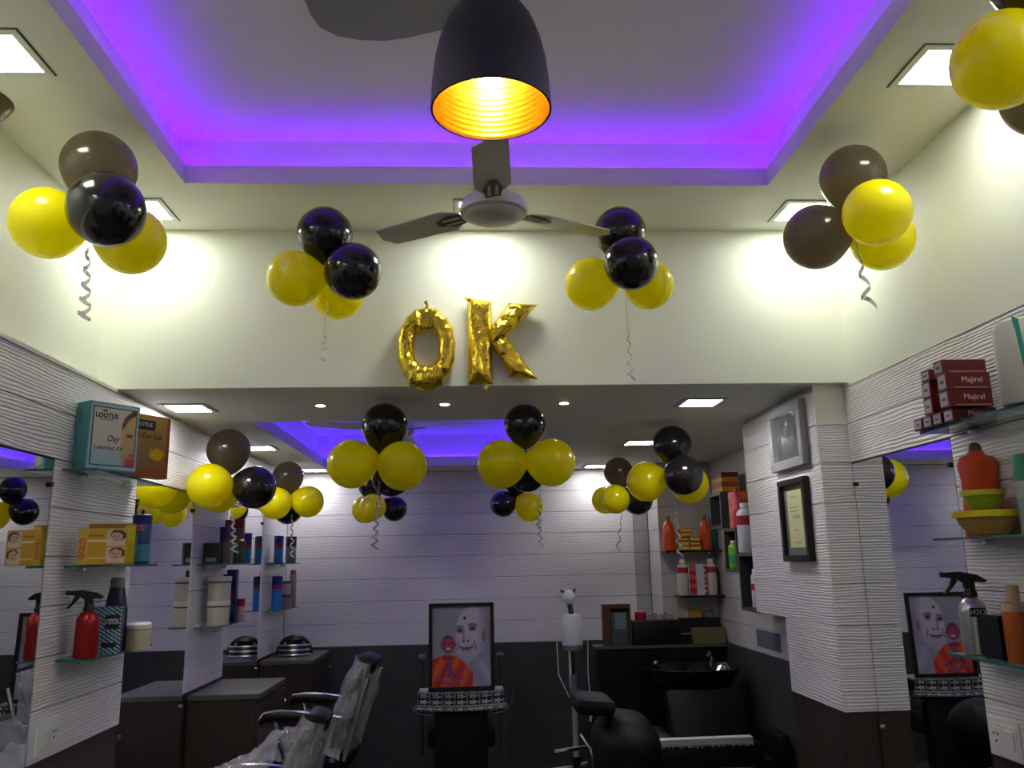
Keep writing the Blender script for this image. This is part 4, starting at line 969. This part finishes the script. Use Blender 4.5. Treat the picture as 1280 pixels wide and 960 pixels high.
# ------------------------------------------------------------------ shampoo station
t = thing('shampoo_station', 'black shampoo chair and glossy basin in the back right corner', 'shampoo chair', (1.52, 5.9, 0))
M_basin = mat('black_ceramic', (0.006, 0.006, 0.007), 0.08)
b = MB(); Mx = Matrix.Translation((.02, .10, .72)) @ Matrix.Diagonal((.33, .27, .17, 1))
b.lathe([(.001, 0), (.45, .02), (.78, .30), (.96, .80), (1.02, 1.0), (1.05, 1.06), (1.0, 1.08), (.92, .98), (.72, .45), (.4, .18), (.001, .15)], 40, M=Mx); b.build('basin', M_basin, t)
MB().cyl((.02, .12, .25), (.02, .12, .74), .10, .13).build('basin_pedestal', M_black, t)
MB().tube([(.20, .22, .88), (.20, .22, .96), (.17, .16, .985), (.13, .10, .96)], .012, 10).build('tap', M_chrome, t)
MB().tube([(.24, .20, .90), (.28, .16, .91), (.30, .10, .86), (.26, .04, .80)], .009, 8).build('shower_hose', M_chrome, t)
MB().lathe([(.001, 0), (.016, 0), (.02, .02), (.012, .035), (.001, .036)], 14, c=(-.20, .24, .895)).build('tap_knob', M_chrome, t)
def cushion(nm, q, m, par, bev=.03, M=None): return MB().box(*q, bev, M=M).build(nm, m, par)
cushion('backrest', (-.26, .26, -.06, .06, 0, .42), M_leather, t, .035, Matrix.Translation((.03, -.30, .40)) @ Matrix.Rotation(math.radians(-28), 4, 'X'))
cushion('seat', (-.28, .30, -.72, -.35, .33, .47), M_leather, t, .035)
cushion('armrest', (-.40, -.30, -.72, -.30, .40, .60), M_leather, t, .03)
cushion('armrest', (.31, .39, -.72, -.30, .40, .60), M_leather, t, .03)
MB().box(-.36, .36, -.70, .10, .0, .32, .01).build('base_box', M_black, t)
t = thing('folded_towel', 'white striped towel with fringe laid over the black footrest', 'towel', (1.31, 5.0, .0), math.radians(2))
b = MB(); N = 44
for s_ in range(4):
    b.box(-.30, .30, -.03+s_*.0, .03, .604+s_*.0085, .611+s_*.0085, .002)
b.build('folded_cloth', C(206, 206, 206, .8), t)
b = MB()
for k in range(46):
    x = -.29+k*.0129; l = random.uniform(.006, .020); b.box(x, x+.006, -.0330, -.0315, .606-l, .612)
tag(b.build('fringe', C(186, 186, 186, .8), t, False), kind='stuff')
b = MB()
for k in range(3): b.box(-.30, .30, -.0326, -.0312, .6115+k*.009, .6135+k*.009)
b.build('woven_stripe', C(120, 120, 124, .8), t, False)
t = thing('footrest_bench', 'black upholstered bench with chrome trim under the striped towel', 'bench', (1.31, 5.06, 0), math.radians(2))
cushion('seat_pad', (-.34, .36, -.09, .10, .46, .603), M_leather, t, .02)
MB().cyl((-.28, -.095, .475), (.30, -.095, .475), .005, n=8).build('chrome_trim', M_chrome, t)
MB().box(-.30, .32, -.06, .08, .0, .46, .01).build('bench_base', M_black, t)

# ------------------------------------------------------------------ steamer on its stand
t = thing('facial_steamer', 'white facial steamer on a tall white stand before the back wall', 'steamer', (.745, 6.3, -.098*0))
MB().lathe([(.0, 1.165), (.060, 1.165), (.062, 1.18), (.060, 1.30), (.048, 1.335), (0, 1.34)], 28).build('water_tank', M_white, t)
MB().lathe([(.0, 1.135), (.054, 1.135), (.058, 1.166), (0, 1.167)], 24).build('tank_base', C(130, 124, 110), t)
MB().tube([(0, 0, 1.33), (-.004, -.01, 1.36), (-.012, -.02, 1.40)], .016, 12).build('neck', C(70, 70, 76, .3), t)
MB().lathe([(0, -.04), (.022, -.034), (.037, -.012), (.039, .010), (.028, .034), (.010, .044), (0, .045)], 24, M=Matrix.Translation((-.014, -.02, 1.432)) @ Matrix.Rotation(-.3, 4, 'Y')).build('steam_head', M_white, t)
MB().cyl((-.030, -.02, 1.455), (-.062, -.03, 1.475), .010, .006, 12).build('steam_nozzle', C(50, 50, 56), t)
MB().cyl((.012, -.02, 1.455), (.024, -.02, 1.482), .008, n=10).build('vent_knob', C(90, 90, 96), t)
MB().box(-.010, .010, -.012, .012, .98, 1.14, .002).build('bracket', M_black, t)
MB().cyl((-.016, 0, .93), (-.016, 0, 1.13), .008, n=12).build('rod', M_white, t)
MB().cyl((0, 0, .90), (0, 0, 1.0), .021, n=18).build('clamp_collar', C(110, 110, 106, .3), t)
MB().cyl((0, 0, .56), (0, 0, .90), .016, n=16).build('pole', C(150, 148, 136, .4), t)
MB().cyl((0, 0, .10), (0, 0, .56), .024, n=16).build('lower_pole', M_black, t)
for sx_ in (-1, 1):
    MB().tube([(.055*sx_, 0, 1.30), (.075*sx_, 0, 1.33), (.092*sx_, 0, 1.22), (.085*sx_, 0, 1.0), ((.02 if sx_ < 0 else .095)*sx_, 0, .86)], .003, 6).build('cable', M_white, t)
MB().tube([(-.23, -.05, .50), (0, 0, .505), (.14, .06, .53)], .008, 8).build('basket_arm', M_steel, t)
for a in range(5):
    q = a*2*PI/5; MB().tube([(0, 0, .12), (math.cos(q)*.25, math.sin(q)*.25, .05), (math.cos(q)*.28, math.sin(q)*.28, .0)], .012, 8).build('foot', M_steel, t)

t.scale = (1.26, 1.26, 1.26); t.location = (.745, 6.3, -.43)
# ------------------------------------------------------------------ chair with towel and portrait at the back
Yc = 6.22
t = thing('salon_chair', 'black salon chair in the centre under the framed portrait', 'chair', (-.07, Yc, 0))
cushion('backrest', (-.185, .185, -.05, .05, .12, .66), M_leather, t, .02)
cushion('seat', (-.24, .24, .02, .40, .36, .50), M_leather, t, .03)
MB().cyl((0, .2, .05), (0, .2, .36), .05, n=16).build('pedestal', M_chrome, t)
MB().lathe([(0, 0), (.26, 0), (.25, .03), (.05, .05), (0, .05)], 28, c=(0, .2, 0)).build('base_disc', M_chrome, t)
cushion('head_pad', (-.30, .30, -.10, .16, .66, .735), M_leather, t, .03)
for sx_ in (-1, 1):
    MB().tube([(sx_*.20, -.04, .60), (sx_*.30, -.06, .62), (sx_*.355, -.08, .68), (sx_*.365, -.08, .76)], .009, 10).build('chrome_arm', M_chrome, t)
    MB().cyl((sx_*.285, .17, .30), (sx_*.285, .17, .95), .012, n=12).build('side_post', C(60, 60, 60, .35), t)
    MB().lathe([(0, 0), (.02, .004), (.03, .02), (.02, .038), (0, .04)], 16, c=(sx_*.285, .17, .95)).build('post_knob', C(90, 90, 88, .3), t)
def floral(u, v):
    x, y = u*7, v*2.0; cx_, cy_ = round(x-.5)+.5, round(y-.5)+.5
    dx, dy = x-cx_, y-cy_; r_ = math.hypot(dx, dy); a = math.atan2(dy, dx)
    if r_ < .10: return (90, 90, 92)
    if r_ < .27+.13*math.cos(5*a): return (196, 196, 198)
    if abs(x-round(x)) < .07 and abs(dy) < .36: return (150, 150, 152)
    if v < .04 or v > .96: return (176, 176, 178)
    return (14, 14, 16)
t = thing('floral_towel', 'black and white flowered cloth folded over the central chair', 'towel', (-.07, Yc, 0))
b = MB(); b.box(-.305, .305, -.115, .165, .736, .752, .006); b.box(-.305, .305, -.122, -.104, .665, .752, .006); b.build('cloth', C(20, 20, 22, .9), t)
def sheetcurve(name, fn, x0, x1, yv, z0, z1, bow, par):
    nx, ny = 84, 22
    me = bpy.data.meshes.new(name); vs = []; fs = []
    for j in range(ny+1):
        for i in range(nx+1):
            u, v = i/nx, j/ny; vs.append((x0+(x1-x0)*u, yv-.004-.002*math.sin(v*9), z0+(z1-z0)*v+bow*((2*u-1)**2)*1.0))
    for j in range(ny):
        for i in range(nx): a = j*(nx+1)+i; fs.append((a, a+1, a+nx+2, a+nx+1))
    me.from_pydata(vs, [], fs); ca = me.color_attributes.new('print', 'FLOAT_COLOR', 'POINT')
    for k in range(len(vs)): c = fn((k % (nx+1))/nx, (k//(nx+1))/ny); ca.data[k].color = tuple((q/255)**2.2 for q in c)+(1,)
    me.materials.append(MATS['print_ink_50']); o = bpy.data.objects.new(name, me); COL.objects.link(o); o.parent = par
sheetcurve('flower_print_front', floral, -.30, .30, -.122, .672, .752, .012, t)
sheetcurve('flower_print_hem', lambda u, v: (150, 150, 150) if v > .7 else floral(u*1.3, v*.5), -.32, .32, -.128, .635, .672, .014, t)
sh_ = print_panel('flower_print_top', .60, .27, 84, 30, lambda u, v: floral(u, v*2), t, (0, .022, .7545), (0, 0, 0), .5)
def portrait(u, v):
    # grey head and white robe of an elderly man fill the sheet; small praying man in orange at the lower left
    def mixc(a, b_, f): f = max(0, min(1, f)); return tuple(p+(q-p)*f for p, q in zip(a, b_))
    c = (140, 141, 146)
    hx, hy = (u-.70)/.30, (v-.66)/.34
    e = hx*hx+hy*hy
    jaw = ((u-.64)/.24)**2+((v-.50)/.26)**2
    f = min(e, jaw)
    if f < 1.12: c = mixc((186, 178, 186), c, (f-.90)/.2)
    if v < .40-.75*max(0, .78-u) and u > .40: c = mixc((168, 168, 182), (140, 140, 156), abs(math.sin(u*9+v*7)))
    if e < 1 or jaw < 1:
        c = mixc(c, (112, 104, 118), max(0, (u-.76))*3.4); c = mixc(c, (138, 130, 142), max(0, .60-v)*1.6)
        for ex, ey in ((.47, .70), (.69, .725)):
            q = ((u-ex)/.085)**2+((v-ey)/.050)**2
            c = mixc((84, 78, 88), c, q) if q < 1 else c
            if abs(u-ex) < .075 and abs(v-(ey+.052-4*(u-ex)**2)) < .010: c = (92, 86, 94)
            if ((u-ex)/.035)**2+((v-ey+.004)/.016)**2 < 1: c = (44, 40, 46)
        if .52 < u < .555 and .56 < v < .70: c = (138, 130, 142)
        for nx in (.535, .615):
            if ((u-nx)/.022)**2+((v-.565)/.013)**2 < 1: c = (74, 66, 78)
        for ox, sg in ((.45, -1), (.72, 1)):
            if abs(u-(ox+sg*(.56-v)*.25)) < .013 and .45 < v < .57: c = (116, 106, 122)
        m_ = v-(.475+1.1*(u-.58)**2)
        if abs(u-.58) < .12 and abs(m_) < .012: c = (78, 60, 78)
        if abs(u-.58) < .08 and -.045 < m_ < -.012: c = (150, 126, 150)
    if ((u-.885)/.030)**2+((v-.62)/.075)**2 < 1: c = (112, 102, 116)
    if ((u-.555)/.030)**2+((v-.855)/.020)**2 < 1: c = (58, 40, 46)
    rob = v < .40-.30*abs(u-.25)**1.2-(.55*max(0, u-.48)) and u < .70
    if rob:
        c = mixc((214, 92, 34), (178, 44, 48), .5+.5*math.sin(u*24-v*17))
        if abs(abs(u-.27)-(.30-v)*.62) < .016 and v < .30: c = (120, 34, 44)
        if abs(u-.27) < .10 and v > .33: c = (150, 40, 60)
    if abs(u-.30) < .040+.08*max(0, .20-v) and .10 < v < .33: c = (124, 66, 118)
    if v < .13 and abs(v-(.03+abs(u-.30)*.38)) < .028 and abs(u-.30) < .24: c = (146, 70, 96)
    q = ((u-.27)/.115)**2+((v-.53)/.115)**2
    if q < 1:
        c = mixc((176, 78, 100), (126, 46, 68), q)
        if v > .585: c = mixc(c, (104, 44, 66), .6)
        for ex in (.225, .315):
            if ((u-ex)/.024)**2+((v-.545)/.010)**2 < 1: c = (56, 22, 38)
        if ((u-.275)/.012)**2+((v-.515)/.02)**2 < 1: c = (120, 40, 60)
        if ((u-.275)/.045)**2+((v-.472)/.012)**2 < 1: c = (210, 184, 190)
    for ex in (.15, .39):
        if ((u-ex)/.018)**2+((v-.52)/.03)**2 < 1: c = (140, 52, 74)
    return c
t = thing('portrait_frame', 'black framed portrait of an elderly man\'s face and praying man in orange', 'picture frame', (-.065, Yc-.03, .7565))
W2, H2, fw = .235, .60, .026
for q in ((-W2, W2, 0, fw), (-W2, W2, H2-fw, H2), (-W2, -W2+fw, fw, H2-fw), (W2-fw, W2, fw, H2-fw)): MB().box(q[0], q[1], -.012, .012, q[2], q[3], .002, M=Matrix.Rotation(-.05, 4, 'X')).build('frame_bar', M_black, t, False)
pp = print_panel('portrait_print', 2*(W2-fw), H2-2*fw, 84, 110, portrait, t, (0, .0+.015, H2/2), (PI/2-.05, 0, 0), .30)
MB().box(-W2+.01, W2-.01, .002, .008, .01, H2-.01, M=Matrix.Rotation(-.05, 4, 'X')).build('backing_board', M_black, t, False)
t['label'] = 'black framed portrait of a smiling old man with a praying man in orange'

# ------------------------------------------------------------------ barber chairs
def barber(label, loc, rz, sc=1.0, wrap=True, top=1.13, ah=-.10, lift=0.0):
    """faces its local -X"""
    t = thing('barber_chair', label, 'chair', loc, rz)
    Rb = Matrix.Translation((.18, 0, .54)) @ Matrix.Rotation(math.radians(17), 4, 'Y')
    L = (top-.54)
    # upholstered back, shaped: thick at the bottom, curved front
    b = MB(); n = 14; g = []
    for i in range(n+1):
        s_ = i/n; z = s_*L*.86; th = .075+.055*math.sin(PI*min(1, s_*1.05)); hw = .235-.05*s_**3
        ring = []
        for k in range(20):
            a = 2*PI*k/20; ring.append(b.bm.verts.new(Rb @ V((math.copysign(abs(math.cos(a))**.7, math.cos(a))*th*.5-.02, math.copysign(abs(math.sin(a))**.55, math.sin(a))*hw, z))))
        g.append(ring)
    for A, B in zip(g, g[1:]): b._br(A, B)
    b.bm.faces.new(g[0][::-1]); b.bm.faces.new(g[-1]); b.build('backrest', M_leather, t)
    MB().box(-.06, .05, -.13, .13, L*.84, L*1.02, .03, M=Rb).build('headrest', M_leather, t)
    if wrap:
        b = MB(); n1, n2 = 60, 64; g = []
        for i in range(n1+1):
            s_ = i/n1; z = -.04+s_*(L*1.05); th = .105+.06*math.sin(PI*min(1, s_*1.05)); hw = .25-.07*s_**3; row = []
            for k in range(n2):
                a = 2*PI*k/n2; nn = .026*noise.noise(V((math.cos(a)*2.2, z*9+math.sin(a)*2, 2+rz)))+.010*abs(noise.noise(V((math.cos(a)*9, z*22, math.sin(a)*9))))
                row.append(b.bm.verts.new(Rb @ V((math.cos(a)*(th*.5+.01+nn)-.02, math.sin(a)*(hw+.01+nn), z))))
            g.append(row)
        for A, B in zip(g, g[1:]): b._br(A, B)
        b.build('plastic_wrap', M_film, t, True, 25)
    for sy_ in (-1, 1):
        MB().tube([Rb @ V((.045, sy_*.235, z)) for z in (-.02, L*.3, L*.6, L*.84)], .012, 10).build('side_trim', M_chrome, t)
        ar = MB(); ar.tube([(-.215, sy_*.30, .775+ah), (-.19, sy_*.30, .800+ah), (-.12, sy_*.30, .806+ah), (.0, sy_*.30, .800+ah), (.16, sy_*.30, .780+ah)], [.016, .026, .028, .024, .014], 12); a_ = ar.build('armrest', M_leather, t)
        MB().tube([(-.222, sy_*.30, .788+ah), (-.195, sy_*.30, .823+ah), (-.12, sy_*.30, .833+ah), (.0, sy_*.30, .826+ah), (.22, sy_*.30, .795+ah)], .008, 8).build('arm_trim', M_chrome, a_)
        MB().tube([(-.14, sy_*.30, .79+ah), (-.11, sy_*.29, .62), (-.08, sy_*.27, .50)], .012, 10).build('arm_support', M_chrome, t)
        MB().tube([(.14, sy_*.30, .78+ah), (.12, sy_*.29, .60), (.08, sy_*.27, .48)], .012, 10).build('arm_support', M_chrome, t)
    MB().box(-.20, .22, -.25, .25, .42, .56, .045).build('seat', M_leather, t)
    if wrap:
        b = MB(); g = []; n1, n2 = 50, 44
        for i in range(n1+1):
            row = []
            for k in range(n2+1): x = -.22+.42*i/n1; y = -.27+.54*k/n2; e = max(abs(y)/.27, 0)**6; row.append(b.bm.verts.new((x, y, .60-.07*e+.040*noise.noise(V((x*9, y*9, 5+rz)))+.012*noise.noise(V((x*30, y*30, 5+rz))))))
            g.append(row)
        for i in range(n1):
            for k in range(n2): b.bm.faces.new((g[i][k], g[i+1][k], g[i+1][k+1], g[i][k+1]))
        b.build('seat_wrap', M_film, t, True, 25)
    MB().cyl((-.02, 0, .06-lift), (-.02, 0, .42), .06, n=20).build('hydraulic_column', M_chrome, t)
    MB().lathe([(0, 0), (.32, 0), (.31, .025), (.08, .06), (0, .06)], 36, c=(.06, 0, -lift)).build('base_disc', M_chrome, t)
    MB().tube([(-.12, -.17, .44), (-.16, -.17, .28), (-.18, -.17, .16)], .013, 8).build('footrest_arm', M_chrome, t)
    MB().tube([(-.12, .17, .44), (-.16, .17, .28), (-.18, .17, .16)], .013, 8).build('footrest_arm', M_chrome, t)
    MB().box(-.22, -.14, -.19, .19, .14, .17, .008).build('footrest', M_chrome, t)
    t.scale = (sc, sc, sc); t.location.z = lift
    return t
M_film = mat('crinkled_film', (0.74, 0.72, 0.76), 0.10, alpha=0.34, spec=1.0)
bump(M_film, scale=9, strength=.6, dist=.03, detail=3)
barber('plastic wrapped barber chair, the far one, facing the left wall', (-.885, 5.0, 0), math.radians(-3), 1.0, True, 1.03, -.06, .12)
barber('plastic wrapped barber chair, the near one at the bottom left', (-1.02, 4.25, 0), math.radians(5), 1.0, True, .97, -.16)
near = [o for o in COL.objects if o.name.startswith('barber_chair')][-1]
b = MB(); g = []
for i in range(57):
    row = []
    for k in range(41):
        s_, q = i/56, k/40; x = .12-.50*s_; y = -.25+.50*q; z = .86-.24*s_**.8-.06*abs(2*q-1)**5
        row.append(b.bm.verts.new((x+.02*noise.noise(V((s_*6, q*6, 1))), y, z+.050*noise.noise(V((s_*4.5, q*4.5, 9)))+.018*abs(noise.noise(V((s_*14, q*14, 4)))))))
    g.append(row)
for i in range(56):
    for k in range(40): b.bm.faces.new((g[i][k], g[i+1][k], g[i+1][k+1], g[i][k+1]))
b.build('draped_plastic_cover', M_film, near, True, 25)
# black leather chair seen from behind, right of the steamer
t = thing('leather_chair', 'black leather reclining chair in front of the shampoo corner', 'chair', (.655, 4.35, 0.0), math.radians(0))
b = MB(); g = []; n = 20
Rl = Matrix.Translation((.05, 0, .40)) @ Matrix.Rotation(math.radians(9), 4, 'Y')
for i in range(n+1):
    s_ = i/n; z = s_*.50; row = []
    hx = .150+.015*math.sin(s_*3); top = 1-.55*max(0, s_-.75)**2*16*.9
    for k in range(28):
        a = 2*PI*k/28; row.append(b.bm.verts.new(Rl @ V((math.copysign(abs(math.cos(a))**.7, math.cos(a))*hx*max(.35, top), math.copysign(abs(math.sin(a))**.7, math.sin(a))*.25*max(.5, top), z))))
    g.append(row)
for A, B in zip(g, g[1:]): b._br(A, B)
b.bm.faces.new(g[0][::-1]); b.bm.faces.new(g[-1]); b.build('backrest', M_leather, t)
MB().box(-.085, .115, -.15, .15, -.035, .045, .034, M=Matrix.Translation((-.07, -.02, .945)) @ Matrix.Rotation(math.radians(6), 4, 'Y')).build('headrest', M_leather, t)
MB().cyl((-.06, 0, .86), (-.04, 0, .93), .012, n=8).build('headrest_stem', M_chrome, t)
MB().box(-.38, .10, -.26, .26, .36, .50, .05).build('seat', M_leather, t)
for sy_ in (-1, 1): MB().tube([(-.22, sy_*.29, .66), (-.05, sy_*.29, .68), (-.02, sy_*.28, .50)], .014, 8).build('chrome_arm', M_chrome, t)
MB().tube([(-.14, -.20, .84), (-.10, -.24, .78), (-.09, -.24, .70)], .006, 8).build('recline_lever', M_chrome, t)
MB().cyl((0, 0, .05), (0, 0, .37), .06, n=20).build('column', M_chrome, t)
MB().lathe([(0, 0), (.30, 0), (.29, .025), (.06, .05), (0, .05)], 32).build('base_disc', M_chrome, t)
